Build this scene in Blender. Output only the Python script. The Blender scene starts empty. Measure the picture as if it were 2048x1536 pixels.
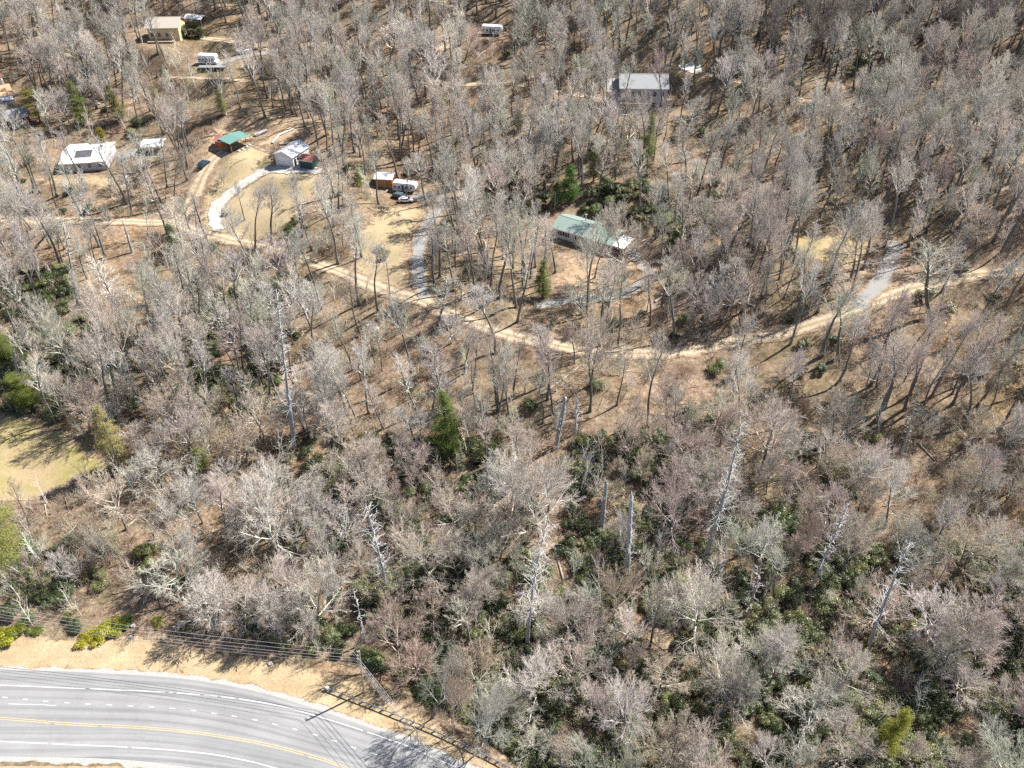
import bpy, math, random
import numpy as np
from math import radians, sin, cos, pi

# ------------------------------------------------------------------ camera, world, sun, exposure
S = bpy.context.scene
COL = S.collection
CAM_Z, PITCH, F = 129.0, radians(40.0), 1656.0          # metres, downward tilt, focal length in photo pixels (2048 wide)
cam_d = bpy.data.cameras.new('camera'); cam = bpy.data.objects.new('camera', cam_d); COL.objects.link(cam)
cam.location = (0, 0, CAM_Z); cam.rotation_euler = (pi/2 - PITCH, 0, 0)
cam_d.sensor_width = 36; cam_d.lens = 36*F/2048; cam_d.clip_start = 1; cam_d.clip_end = 4000
S.camera = cam
SUN_DIR = np.array([0.88, 0.47, 1.16]); SUN_DIR = SUN_DIR/np.linalg.norm(SUN_DIR)     # towards the sun
elev = math.asin(SUN_DIR[2]); azim = math.atan2(SUN_DIR[0], SUN_DIR[1])
W = bpy.data.worlds.new('World'); S.world = W; W.use_nodes = True
nt = W.node_tree; nt.nodes.clear()
sky = nt.nodes.new('ShaderNodeTexSky'); sky.sky_type = 'NISHITA'; sky.sun_disc = False
sky.sun_elevation = elev; sky.sun_rotation = azim; sky.altitude = 900
bg = nt.nodes.new('ShaderNodeBackground'); bg.inputs['Strength'].default_value = 0.06
wo = nt.nodes.new('ShaderNodeOutputWorld')
nt.links.new(sky.outputs[0], bg.inputs[0]); nt.links.new(bg.outputs[0], wo.inputs[0])
sd = bpy.data.lights.new('sun', 'SUN'); sd.energy = 5.0; sd.angle = radians(0.5); sd.color = (1, .95, .87)
so = bpy.data.objects.new('sun', sd); COL.objects.link(so); so.location = (120, 60, 200)
from mathutils import Vector, Matrix
so.rotation_euler = Vector(SUN_DIR).to_track_quat('Z', 'Y').to_euler()
S.view_settings.view_transform = 'Standard'; S.view_settings.look = 'None'
S.view_settings.exposure = 1.2; S.view_settings.gamma = 1
S.cycles.max_bounces = 5; S.cycles.diffuse_bounces = 2; S.cycles.glossy_bounces = 2
S.cycles.use_denoising = False

RNG = np.random.default_rng(7); random.seed(7)
U = lambda a, b: float(RNG.uniform(a, b))

# ------------------------------------------------------------------ materials
def nodes(m):
    m.use_nodes = True; t = m.node_tree; b = t.nodes['Principled BSDF']; return t, b
def N(t, k, **kw):
    n = t.nodes.new(k)
    for a, v in kw.items():
        if a.startswith('i_'): n.inputs[a[2:]].default_value = v
        else: setattr(n, a, v)
    return n
def objcoord(t):
    g = N(t, 'ShaderNodeNewGeometry'); return g.outputs['Position']
def tx(t): return N(t, 'ShaderNodeTexCoord').outputs['Object']
def noise(t, vec, scale, detail=4, rough=.6):
    n = N(t, 'ShaderNodeTexNoise'); n.inputs['Scale'].default_value = scale; n.inputs['Detail'].default_value = detail
    n.inputs['Roughness'].default_value = rough; t.links.new(vec, n.inputs['Vector']); return n.outputs['Fac']
def ramp(t, fac, stops):
    r = N(t, 'ShaderNodeValToRGB'); e = r.color_ramp.elements
    while len(e) < len(stops): e.new(.5)
    for k, (p, c) in enumerate(stops):
        e[k].position = p; e[k].color = (*c, 1) if len(c) == 3 else c
    t.links.new(fac, r.inputs[0]); return r.outputs[0]
def mix(t, fac, a, b, mode='MIX'):
    m = N(t, 'ShaderNodeMix', data_type='RGBA', blend_type=mode)
    for sock, v in ((m.inputs[0], fac), (m.inputs[6], a), (m.inputs[7], b)):
        if hasattr(v, 'is_linked'): t.links.new(v, sock)
        elif isinstance(v, (int, float)): sock.default_value = v
        else: sock.default_value = (*v, 1)
    return m.outputs[2]
def bump(t, b, h, strength, dist):
    n = N(t, 'ShaderNodeBump'); n.inputs['Strength'].default_value = strength; n.inputs['Distance'].default_value = dist
    t.links.new(h, n.inputs['Height']); t.links.new(n.outputs[0], b.inputs['Normal'])
def math1(t, op, a, b=0.5):
    m = N(t, 'ShaderNodeMath', operation=op)
    for s, v in ((m.inputs[0], a), (m.inputs[1], b)):
        if hasattr(v, 'is_linked'): t.links.new(v, s)
        else: s.default_value = v
    return m.outputs[0]

def litter_col(t, p):
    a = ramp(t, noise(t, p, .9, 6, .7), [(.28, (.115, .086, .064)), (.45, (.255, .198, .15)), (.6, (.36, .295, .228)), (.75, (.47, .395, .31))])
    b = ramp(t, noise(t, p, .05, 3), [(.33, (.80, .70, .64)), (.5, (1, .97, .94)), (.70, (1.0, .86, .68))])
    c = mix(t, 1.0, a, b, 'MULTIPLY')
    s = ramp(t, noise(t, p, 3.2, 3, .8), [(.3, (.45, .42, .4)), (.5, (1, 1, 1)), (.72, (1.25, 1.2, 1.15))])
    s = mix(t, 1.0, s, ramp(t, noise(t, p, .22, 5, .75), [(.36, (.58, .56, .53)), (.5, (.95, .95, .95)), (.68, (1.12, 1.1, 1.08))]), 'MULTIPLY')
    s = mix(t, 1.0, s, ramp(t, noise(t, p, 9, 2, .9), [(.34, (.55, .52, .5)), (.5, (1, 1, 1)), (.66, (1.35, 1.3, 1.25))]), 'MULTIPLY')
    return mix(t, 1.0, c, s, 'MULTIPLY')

def surface(name, kind):
    m = bpy.data.materials.new(name); t, b = nodes(m); p = objcoord(t); b.inputs['Roughness'].default_value = .95
    b.inputs['Specular IOR Level'].default_value = .15
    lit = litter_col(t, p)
    if kind == 'litter':
        # olive tinge where moss and low evergreen herbs cover the soil
        g = ramp(t, noise(t, p, .035, 4, .7), [(.46, (0, 0, 0)), (.58, (1, 1, 1))])
        gm = ramp(t, noise(t, p, 1.6, 4), [(.45, (0, 0, 0)), (.6, (1, 1, 1))])
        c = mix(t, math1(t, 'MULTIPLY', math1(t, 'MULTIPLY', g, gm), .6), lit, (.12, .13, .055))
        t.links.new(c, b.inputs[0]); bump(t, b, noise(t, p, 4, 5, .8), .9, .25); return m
    e = N(t, 'ShaderNodeAttribute', attribute_name='edge').outputs['Fac']
    if kind == 'asphalt':
        c = ramp(t, noise(t, p, 7, 5, .8), [(.3, (.21, .21, .215)), (.7, (.29, .29, .295))])
        u = N(t, 'ShaderNodeAttribute', attribute_name='across').outputs['Fac']
        cx = N(t, 'ShaderNodeCombineXYZ'); t.links.new(u, cx.inputs[1])
        al = N(t, 'ShaderNodeAttribute', attribute_name='along').outputs['Fac']
        t.links.new(math1(t, 'MULTIPLY', al, .012), cx.inputs[0])
        st = ramp(t, noise(t, cx.outputs[0], 1.1, 3, .7), [(.34, (.80, .81, .83)), (.5, (1, 1, 1)), (.66, (1.1, 1.1, 1.09))])
        c = mix(t, 1.0, c, st, 'MULTIPLY')
        c = mix(t, 1.0, c, ramp(t, noise(t, p, .12, 4), [(.35, (.9, .9, .9)), (.65, (1.05, 1.05, 1.05))]), 'MULTIPLY')
        vo = N(t, 'ShaderNodeTexVoronoi', feature='DISTANCE_TO_EDGE'); vo.inputs['Scale'].default_value = .22
        wv = N(t, 'ShaderNodeVectorMath', operation='ADD'); nz = N(t, 'ShaderNodeTexNoise'); nz.inputs['Scale'].default_value = .6; t.links.new(p, nz.inputs['Vector']); t.links.new(p, wv.inputs[0]); t.links.new(nz.outputs['Color'], wv.inputs[1]); t.links.new(wv.outputs[0], vo.inputs['Vector'])
        c = mix(t, 1.0, c, ramp(t, vo.outputs['Distance'], [(0, (.88, .88, .88)), (.008, (1, 1, 1))]), 'MULTIPLY')
        ln = N(t, 'ShaderNodeMath', operation='SINE'); t.links.new(math1(t, 'MULTIPLY', u, 3.45), ln.inputs[0])
        c = mix(t, 1.0, c, ramp(t, math1(t, 'ADD', math1(t, 'MULTIPLY', ln.outputs[0], .5), .5), [(0, (.86, .865, .88)), (.6, (1.03, 1.03, 1.03))]), 'MULTIPLY')
        t.links.new(c, b.inputs[0]); b.inputs['Roughness'].default_value = .8; bump(t, b, noise(t, p, 25, 3), .2, .02); return m
    if kind == 'concrete_shoulder':
        c = ramp(t, noise(t, p, 3, 5, .8), [(.3, (.30, .295, .28)), (.7, (.42, .41, .39))])
        base = c
    elif kind == 'gravel':
        base = ramp(t, noise(t, p, 5, 5, .9), [(.3, (.17, .17, .17)), (.7, (.36, .355, .345))])
        base = mix(t, ramp(t, noise(t, p, .25, 3), [(.5, (0, 0, 0)), (.7, (.5, .5, .5))]), base, (.30, .24, .18))
    elif kind == 'pale_gravel':
        base = ramp(t, noise(t, p, 5, 5, .9), [(.3, (.32, .31, .29)), (.7, (.52, .51, .48))])
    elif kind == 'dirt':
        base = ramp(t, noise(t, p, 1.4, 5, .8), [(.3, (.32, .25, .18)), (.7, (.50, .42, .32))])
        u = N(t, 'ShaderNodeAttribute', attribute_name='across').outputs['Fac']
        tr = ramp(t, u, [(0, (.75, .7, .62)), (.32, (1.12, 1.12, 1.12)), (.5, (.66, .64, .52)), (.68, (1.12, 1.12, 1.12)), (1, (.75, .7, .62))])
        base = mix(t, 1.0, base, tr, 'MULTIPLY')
    elif kind == 'orange_dirt':
        base = ramp(t, noise(t, p, .8, 5, .8), [(.3, (.34, .23, .14)), (.7, (.48, .36, .24))])
    elif kind == 'straw':
        base = ramp(t, noise(t, p, 2.2, 6, .85), [(.3, (.24, .185, .12)), (.5, (.40, .325, .22)), (.7, (.54, .45, .33))])
        base = mix(t, 1.0, base, ramp(t, noise(t, p, .18, 4), [(.35, (.85, .78, .68)), (.65, (1.08, 1.04, .98))]), 'MULTIPLY')
    elif kind == 'field':
        g = ramp(t, noise(t, p, .09, 4, .7), [(.42, (.36, .28, .165)), (.62, (.26, .23, .085))])
        base = mix(t, 1.0, g, ramp(t, noise(t, p, 2.5, 6, .8), [(.3, (.75, .75, .75)), (.7, (1.2, 1.2, 1.2))]), 'MULTIPLY')
    elif kind == 'yard':
        g = ramp(t, noise(t, p, .12, 4, .7), [(.40, (.40, .315, .205)), (.66, (.32, .265, .15))])
        base = mix(t, 1.0, g, ramp(t, noise(t, p, 1.8, 6, .8), [(.3, (.75, .75, .75)), (.7, (1.15, 1.15, 1.15))]), 'MULTIPLY')
    en = math1(t, 'ADD', e, math1(t, 'MULTIPLY', math1(t, 'SUBTRACT', noise(t, p, .7, 6, .75), .5), 3.0))
    if kind in ('dirt', 'gravel', 'yard', 'orange_dirt'): en = math1(t, 'ADD', en, math1(t, 'MULTIPLY', noise(t, p, 2.6, 5, .8), .5))
    f = ramp(t, en, [(.55, (0, 0, 0)), (.95, (1, 1, 1))])
    c = mix(t, f, base, lit)
    t.links.new(c, b.inputs[0]); bump(t, b, noise(t, p, 5, 5, .8), .7, .15)
    return m

def tinted(name, dark, spread=.35, rough=.9, spec=.2, nscale=1.5, trans=0):
    """object colour comes from each plant's own 'tint' value"""
    m = bpy.data.materials.new(name); t, b = nodes(m)
    a = N(t, 'ShaderNodeAttribute', attribute_name='tint', attribute_type='INSTANCER').outputs['Color']
    p = tx(t)
    v = ramp(t, noise(t, p, nscale, 4, .7), [(.25, (dark,)*3), (.75, (1 + spread,)*3)])
    c = mix(t, 1.0, a, v, 'MULTIPLY')
    if name == 'twigs':   # branches carry pale lichen covered bark, the youngest twigs are browner
        wd = N(t, 'ShaderNodeAttribute', attribute_name='woody').outputs['Fac']
        c = mix(t, 1.0, c, ramp(t, wd, [(0, (.84, .79, .76)), (.35, (1.12, 1.12, 1.1)), (1, (1.2, 1.2, 1.18))]), 'MULTIPLY')
    t.links.new(c, b.inputs[0]); b.inputs['Roughness'].default_value = rough; b.inputs['Specular IOR Level'].default_value = spec
    if trans:    # sunlight shining through thin leaves
        tr = N(t, 'ShaderNodeBsdfTranslucent'); t.links.new(mix(t, 1.0, c, (1.5, 1.5, .9), 'MULTIPLY'), tr.inputs[0]); ms = N(t, 'ShaderNodeMixShader'); ms.inputs[0].default_value = trans
        t.links.new(b.outputs[0], ms.inputs[1]); t.links.new(tr.outputs[0], ms.inputs[2]); t.links.new(ms.outputs[0], t.nodes['Material Output'].inputs['Surface'])
    return m
def flat(name, c, rough=.6, metal=0, var=.12, scale=1.2, spec=.4):
    m = bpy.data.materials.new(name); t, b = nodes(m)
    v = ramp(t, noise(t, objcoord(t), scale, 5, .7), [(.3, (1-var,)*3), (.7, (1+var,)*3)])
    t.links.new(mix(t, 1.0, c, v, 'MULTIPLY'), b.inputs[0])
    b.inputs['Roughness'].default_value = rough; b.inputs['Metallic'].default_value = metal; b.inputs['Specular IOR Level'].default_value = spec
    return m
M = dict(pale_gravel=surface('pale_gravel', 'pale_gravel'),
    litter=surface('leaf_litter', 'litter'), asphalt=surface('asphalt', 'asphalt'), shoulder=surface('shoulder_gravel', 'concrete_shoulder'),
    gravel=surface('gravel', 'gravel'), dirt=surface('dirt', 'dirt'), orange=surface('orange_clay', 'orange_dirt'),
    straw=surface('dry_grass', 'straw'), field=surface('field_grass', 'field'), yard=surface('yard_grass', 'yard'),
    bark=tinted('bark', .55, .25, nscale=3), twig=tinted('twigs', .7, .3, nscale=.6), snag=tinted('weathered_wood', .6, .35, nscale=2.2),
    needle=tinted('needles', .6, .4, .7, .3, 1.0, .35), leaf=tinted('evergreen_leaves', .55, .45, .4, .5, 1.4, .2),
    white_paint=flat('white_road_paint', (.50, .50, .49), var=.35, scale=4), yellow_paint=flat('yellow_road_paint', (.48, .37, .19), var=.3, scale=4),
    crack=flat('crack_sealant', (.20, .20, .20)), galv=flat('galvanised_steel', (.42, .44, .46), .45, .6), postw=flat('treated_post', (.20, .15, .11)),
    polew=flat('pole_wood', (.36, .31, .26), .85), wire=flat('wire_metal', (.50, .50, .50), .5, .3), wire_dark=flat('wire_cable', (.22, .22, .22)),
    insul=flat('insulator', (.45, .46, .47), .3),
    green_metal=flat('green_roof_metal', (.25, .32, .29), .45, .1, .08), teal_metal=flat('teal_roof_metal', (.15, .29, .26), .45, .1, .06),
    grey_shingle=flat('grey_shingles', (.30, .31, .32), .9, 0, .18, 4), tan_shingle=flat('tan_shingles', (.40, .36, .31), .9, 0, .15, 4),
    orange_shingle=flat('orange_shingles', (.52, .31, .19), .9, 0, .12, 4), dark_shingle=flat('dark_patch', (.07, .075, .09), .9),
    white_metal=flat('white_metal', (.80, .81, .84), .4, .1, .05), white_siding=flat('white_siding', (.74, .73, .74), .7, 0, .05),
    grey_siding=flat('grey_siding', (.50, .50, .54), .7, 0, .08), cream=flat('cream_siding', (.66, .52, .30), .7, 0, .08),
    lilac_siding=flat('pale_grey_siding', (.60, .58, .62), .7, 0, .05), red_wood=flat('dark_red_boards', (.13, .02, .035), .7),
    orange_wood=flat('orange_boards', (.50, .17, .04), .7), redbrown=flat('red_brown_roof', (.30, .12, .10), .6), red_shed=flat('rusty_red_boards', (.36, .12, .07), .8),
    green_siding=flat('dark_green_siding', (.04, .09, .08), .7), glass=flat('window_glass', (.03, .04, .06), .08, 0, .1, 1, .8),
    black=flat('black_rubber', (.02, .02, .02), .8), brick=flat('brick', (.30, .12, .08), .9), deck=flat('deck_wood', (.30, .22, .16), .85),
    foundation=flat('foundation_block', (.34, .33, .32), .9), stone=flat('grey_stone', (.42, .40, .38), .95, 0, .3, 3),
    carblue=flat('dark_car_paint', (.02, .05, .09), .25, .3, .03), cargrey=flat('grey_car_paint', (.10, .14, .15), .25, .3, .03),
    stripe=flat('blue_stripe', (.05, .10, .25), .4), rust=flat('rust', (.22, .10, .05), .9), concrete=flat('pale_concrete', (.62, .61, .58), .9, 0, .08),
)

# ------------------------------------------------------------------ mesh helpers
def tag(o, label=None, cat=None, group=None, kind=None):
    if label: o['label'] = label
    if cat: o['category'] = cat
    if group: o['group'] = group
    if kind: o['kind'] = kind
    return o
def mesh_np(name, V, Fq, mats, smooth=False, midx=None):
    """V (n,3); Fq (m,k) with one k"""
    me = bpy.data.meshes.new(name); V = np.asarray(V, np.float32); Fq = np.asarray(Fq, np.int32); k = Fq.shape[1]
    me.vertices.add(len(V)); me.vertices.foreach_set('co', V.ravel())
    me.loops.add(Fq.size); me.loops.foreach_set('vertex_index', Fq.ravel())
    me.polygons.add(len(Fq)); me.polygons.foreach_set('loop_start', np.arange(0, Fq.size, k, dtype=np.int32))
    if smooth: me.polygons.foreach_set('use_smooth', np.ones(len(Fq), bool))
    for m in (mats if isinstance(mats, (list, tuple)) else [mats]): me.materials.append(m)
    if midx is not None: me.polygons.foreach_set('material_index', np.asarray(midx, np.int32))
    me.update(calc_edges=True); return me
def link(name, me, parent=None, loc=None):
    o = bpy.data.objects.new(name, me); COL.objects.link(o)
    if parent is not None: o.parent = parent
    if loc is not None: o.location = loc
    return o
def empty(name, loc=(0, 0, 0), rz=0):
    o = bpy.data.objects.new(name, None); COL.objects.link(o); o.location = loc; o.rotation_euler = (0, 0, rz); o.empty_display_size = .5; return o
class MB:
    def __init__(s): s.v = []; s.f = []
    def box(s, x0, x1, y0, y1, z0, z1):
        b = len(s.v); s.v += [(x0, y0, z0), (x1, y0, z0), (x1, y1, z0), (x0, y1, z0), (x0, y0, z1), (x1, y0, z1), (x1, y1, z1), (x0, y1, z1)]
        s.f += [tuple(b+i for i in q) for q in ((0, 3, 2, 1), (4, 5, 6, 7), (0, 1, 5, 4), (1, 2, 6, 5), (2, 3, 7, 6), (3, 0, 4, 7))]; return s
    def poly(s, pts, ext):
        """prism: polygon pts extruded by vector ext"""
        b = len(s.v); n = len(pts); s.v += [tuple(p) for p in pts] + [tuple(np.add(p, ext)) for p in pts]
        s.f += [tuple(b+i for i in reversed(range(n))), tuple(b+n+i for i in range(n))] + [(b+i, b+(i+1) % n, b+n+(i+1) % n, b+n+i) for i in range(n)]; return s
    def tube(s, P, R, k=8, cap=True):
        P = [Vector(p) for p in P]; b = len(s.v); n = len(P)
        if not hasattr(R, '__len__'): R = [R]*n
        for i, p in enumerate(P):
            d = (P[min(i+1, n-1)] - P[max(i-1, 0)]).normalized(); a = d.cross(Vector((.31, .52, .8))).normalized(); c = d.cross(a)
            for j in range(k):
                q = p + (a*cos(2*pi*j/k) + c*sin(2*pi*j/k))*R[i]; s.v.append(tuple(q))
        for i in range(n-1):
            for j in range(k): s.f.append((b+i*k+j, b+i*k+(j+1) % k, b+(i+1)*k+(j+1) % k, b+(i+1)*k+j))
        if cap: s.f += [tuple(b+j for j in reversed(range(k))), tuple(b+(n-1)*k+j for j in range(k))]
        return s
    def make(s, name, mat, parent=None, loc=None, bevel=0, smooth=False):
        me = bpy.data.meshes.new(name); me.from_pydata(s.v, [], s.f); me.materials.append(mat); me.update()
        if smooth: me.polygons.foreach_set('use_smooth', [True]*len(me.polygons))
        o = link(name, me, parent, loc)
        if bevel: m = o.modifiers.new('bevel', 'BEVEL'); m.width = bevel; m.segments = 2; m.limit_method = 'ANGLE'
        return o
def prisms(P0, P1, R0, R1, k=3):
    """many thin tapered tubes at once -> verts, quad faces"""
    D = P1 - P0; L = np.linalg.norm(D, axis=1, keepdims=True) + 1e-9; D = D/L
    ref = np.where(np.abs(D[:, 2:3]) > .9, np.array([[1., 0, 0]]), np.array([[0, 0, 1.]]))
    A = np.cross(D, ref); A /= np.linalg.norm(A, axis=1, keepdims=True); B = np.cross(D, A)
    n = len(P0); V = np.zeros((n, 2*k, 3))
    for j in range(k):
        o = A*cos(2*pi*j/k) + B*sin(2*pi*j/k)
        V[:, j] = P0 + o*R0[:, None]; V[:, k+j] = P1 + o*R1[:, None]
    base = (np.arange(n)*2*k)[:, None]
    Q = np.concatenate([base + np.array([[j, (j+1) % k, k+(j+1) % k, k+j]]) for j in range(k)], 0)
    return V.reshape(-1, 3), Q

# ------------------------------------------------------------------ camera geometry (used only to measure where things stand on the ground)
CP, SP = cos(PITCH), sin(PITCH)
def ray(px, py):
    u = (px-1024)/F; t = (py-768)/F
    return np.array([u, CP - t*SP, -(SP + t*CP)])
def onplane(px, py, z=0.0):
    d = ray(px, py); s = (z-CAM_Z)/d[2]; return np.array([d[0]*s, d[1]*s])
def proj(x, y, z):
    dz = z - CAM_Z; D = y*CP - dz*SP; v = -dz*CP - y*SP
    return 1024 + F*x/D, 768 + F*v/D, D

# ------------------------------------------------------------------ terrain
KY = np.array([-200, 20, 60, 85, 110, 150, 190, 228, 270, 310, 350, 420, 600, 1300.])
KZ = np.array([-8, -6, -3.5, -.5, 3.5, 8.5, 13, 16.5, 25, 38, 53, 80, 135, 230.])
yy = np.arange(-200, 1301, 1.0); pp = np.interp(yy, KY, KZ); kk = np.hanning(25); kk /= kk.sum(); pp = np.convolve(np.pad(pp, 12, mode='edge'), kk, 'valid')
def sstep(a, b, x): t = np.clip((x-a)/(b-a), 0, 1); return t*t*(3-2*t)
VB_px = [(-500, 1278), (0, 1285), (150, 1290), (300, 1287), (480, 1312), (620, 1336), (720, 1366), (850, 1425), (950, 1492), (1040, 1560)]
VB = np.array([onplane(*p) for p in VB_px]); VB = np.vstack([[-900, 84.5], [-300, 84.5], VB, [30, 38], [60, 5], [100, -60], [140, -200]])
def vb_y(x): return np.interp(x, VB[:, 0], VB[:, 1])
def hbase(x, y):
    x = np.asarray(x, float); y = np.asarray(y, float)
    h = np.interp(y, yy, pp)
    h = h + .09*np.maximum(0, x-10)*sstep(100, 180, y)*sstep(700, 330, y)*1.0 - .03*np.maximum(0, -x-60)*sstep(110, 150, y)*sstep(230, 180, y)
    far = sstep(95, 150, y)
    h = h + far*(1.8*np.sin(x/31+1.3)*np.cos(y/27+.4) + 1.5*np.sin(x/14+y/19) + .8*np.sin(x/7.3-y/9.1+2)*np.sin(y/11))
    h = h + .35*np.sin(x/3.7+y/6.1)*sstep(86, 96, y)*np.sin(y/4.3-x/9)
    d = y - vb_y(x)
    return h*sstep(0, 9, d) - 1.6*np.exp(-((d-5)/2.6)**2)*sstep(-40, 10, x)
def cast_f(px, py, hf):
    d = ray(px, py); s = np.arange(50, 1400, 1.0)
    P = d[None]*s[:, None]; z = CAM_Z + P[:, 2]; below = z < hf(P[:, 0], P[:, 1])
    k = int(np.argmax(below)) if below.any() else len(s)-1
    a, b = s[max(k-1, 0)], s[k]
    for _ in range(18):
        m = (a+b)/2
        if CAM_Z + d[2]*m < hf(np.array([d[0]*m]), np.array([d[1]*m]))[0]: b = m
        else: a = m
    return np.array([d[0]*b, d[1]*b])
def smooth_path(P, step=2.0):
    P = np.asarray(P, float); n = len(P); Q = []
    for i in range(n-1):
        p0, p1, p2, p3 = P[max(i-1, 0)], P[i], P[i+1], P[min(i+2, n-1)]
        m = max(2, int(np.linalg.norm(p2-p1)/step))
        for t in np.arange(m)/m:
            Q.append(.5*((2*p1) + (-p0+p2)*t + (2*p0-5*p1+4*p2-p3)*t*t + (-p0+3*p1-3*p2+p3)*t**3))
    Q.append(P[-1]); return np.array(Q)
PATHS = {   # name: (pixels, width m, material, label-ish)
 'dirt_road': ([(-60, 436), (60, 440), (200, 441), (300, 446), (350, 450), (420, 474), (520, 496), (640, 528), (720, 562), (800, 592), (860, 612), (940, 640), (1010, 668), (1100, 692), (1220, 706), (1340, 706), (1430, 694), (1520, 676), (1600, 656), (1690, 625), (1760, 600), (1850, 572), (1960, 550), (2120, 535)], 3.6, 'dirt'),
 'gravel_driveway': ([(850, 598), (838, 560), (836, 520), (840, 480), (858, 440), (882, 415), (890, 398), (860, 390), (815, 392)], 3.0, 'gravel'),
 'house_driveway': ([(1070, 612), (1130, 604), (1200, 598), (1250, 588), (1290, 568), (1298, 548), (1288, 528), (1272, 508), (1262, 490)], 3.0, 'gravel'),
 'yard_track': ([(345, 450), (370, 430), (395, 380), (410, 350), (430, 318), (450, 303)], 3.8, 'dirt'),
 'garage_driveway': ([(440, 462), (430, 440), (440, 410), (480, 375), (520, 345), (548, 333), (585, 338), (640, 345)], 3.4, 'pale_gravel'),
 'right_driveway': ([(1712, 612), (1742, 585), (1768, 550), (1784, 515), (1792, 480)], 3.6, 'gravel'),
 'upper_road': ([(1358, 135), (1400, 146), (1460, 160), (1530, 178), (1620, 205), (1720, 214), (1850, 232), (1960, 246), (2120, 262)], 2.6, 'dirt'),
 'hill_road': ([(690, 160), (780, 152), (850, 158), (930, 170), (1020, 165), (1110, 182), (1200, 200)], 2.2, 'dirt'),
 'top_road': ([(840, -12), (890, 6), (918, 22), (924, 40), (905, 62), (898, 90), (880, 110)], 3.4, 'dirt'),  # dirt surface used in place of gravel to stand for the shade here
 'camper_road': ([(372, 66), (440, 82), (560, 96), (640, 90), (700, 96)], 2.8, 'dirt'),
 'boat_track': ([(392, 133), (440, 124), (480, 112), (540, 104), (600, 98)], 2.8, 'gravel'),
 'skid_trail': ([(330, 165), (420, 168), (520, 163), (620, 160)], 1.5, 'dirt'),
}
PADS = {  # flat ground under buildings: pixel centre, radius
 'green_house': ((1165, 478), 11), 'two_storey': ((1285, 215), 13), 'white_home': ((168, 330), 12), 'carport': ((310, 300), 6), 'pavilion': ((470, 292), 8),
 'garage': ((592, 326), 9), 'shed': ((768, 366), 6), 'camper': ((812, 382), 8), 'tan_house': ((335, 72), 12), 'motorhome': ((418, 126), 9),
 'left_house': ((14, 212), 10), 'red_house': ((45, 246), 8), 'trailer2': ((985, 70), 7), 'camper_pad': ((862, 398), 9)}
P2 = {}
for k, (px, w, m) in PATHS.items():
    P2[k] = smooth_path([cast_f(a, b, hbase) for a, b in px])
PAD2 = {k: (cast_f(*c, hbase), r) for k, (c, r) in PADS.items()}
GX = np.concatenate([np.linspace(-1500, -300, 25)[:-1], np.arange(-300, 300.1, 1.25), np.linspace(300, 1500, 25)[1:]])
GY = np.concatenate([np.linspace(-700, 20, 19)[:-1], np.arange(20, 432.6, 1.25), np.linspace(432.5, 1900, 26)[1:]])
XX, YY = np.meshgrid(GX, GY); HH = hbase(XX, YY)
def polydist(X, Y, P):
    best = np.full(X.shape, 1e9); bi = np.zeros(X.shape); 
    for i in range(len(P)-1):
        a, b = P[i], P[i+1]; ab = b-a; L = ab@ab + 1e-9
        t = np.clip(((X-a[0])*ab[0] + (Y-a[1])*ab[1])/L, 0, 1)
        d = np.hypot(X-a[0]-t*ab[0], Y-a[1]-t*ab[1]); m = d < best
        best = np.where(m, d, best); bi = np.where(m, i+t, bi)
    return best, bi
def region(P, r):
    x0, x1 = P[:, 0].min()-r, P[:, 0].max()+r; y0, y1 = P[:, 1].min()-r, P[:, 1].max()+r
    i0, i1 = np.searchsorted(GY, [y0, y1]); j0, j1 = np.searchsorted(GX, [x0, x1]); return slice(i0, i1+1), slice(j0, j1+1)
for k, (c, r) in PAD2.items():
    sl = region(np.array([c]), r+9); X, Y = XX[sl], YY[sl]; z0 = float(hbase(np.array([c[0]]), np.array([c[1]]))[0])
    w = 1-sstep(r, r+8, np.hypot(X-c[0], Y-c[1])); HH[sl] = HH[sl]*(1-w) + z0*w
def H(x, y):
    x = np.atleast_1d(np.asarray(x, float)); y = np.atleast_1d(np.asarray(y, float))
    j = np.clip(np.searchsorted(GX, x)-1, 0, len(GX)-2); i = np.clip(np.searchsorted(GY, y)-1, 0, len(GY)-2)
    tx_ = (x-GX[j])/(GX[j+1]-GX[j]); ty = (y-GY[i])/(GY[i+1]-GY[i])
    a, b, c, d = HH[i, j], HH[i, j+1], HH[i+1, j], HH[i+1, j+1]
    # triangulated as the mesh is: diagonal a-d
    return np.where(tx_ > ty, a + (b-a)*tx_ + (d-b)*ty, a + (c-a)*ty + (d-c)*tx_)
for k, P in P2.items():
    w_ = PATHS[k][1]/2; zc = H(P[:, 0], P[:, 1]); zc = np.convolve(np.pad(zc, 6, mode='edge'), np.ones(13)/13, 'valid')
    sl = region(P, w_+6); X, Y = XX[sl], YY[sl]; d, bi = polydist(X, Y, P); zi = np.interp(bi, np.arange(len(zc)), zc)
    w = 1-sstep(w_+.6, w_+5, d); HH[sl] = HH[sl]*(1-w) + zi*w
h1 = lambda x, y: float(H(x, y)[0])
def cast(px, py):
    p = cast_f(px, py, H); return p[0], p[1], h1(p[0], p[1])
# mesh with explicit triangles so that H() is exact
ny, nx = HH.shape; idx = np.arange(ny*nx).reshape(ny, nx)
a, b, c, d = idx[:-1, :-1].ravel(), idx[:-1, 1:].ravel(), idx[1:, :-1].ravel(), idx[1:, 1:].ravel()
T = np.concatenate([np.stack([a, b, d], 1), np.stack([a, d, c], 1)])
ground = link('ground', mesh_np('ground', np.stack([XX.ravel(), YY.ravel(), HH.ravel()], 1), T, M['litter'], True))
tag(ground, 'brown leaf litter covering the wooded hillside', None, None, 'structure')

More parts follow.
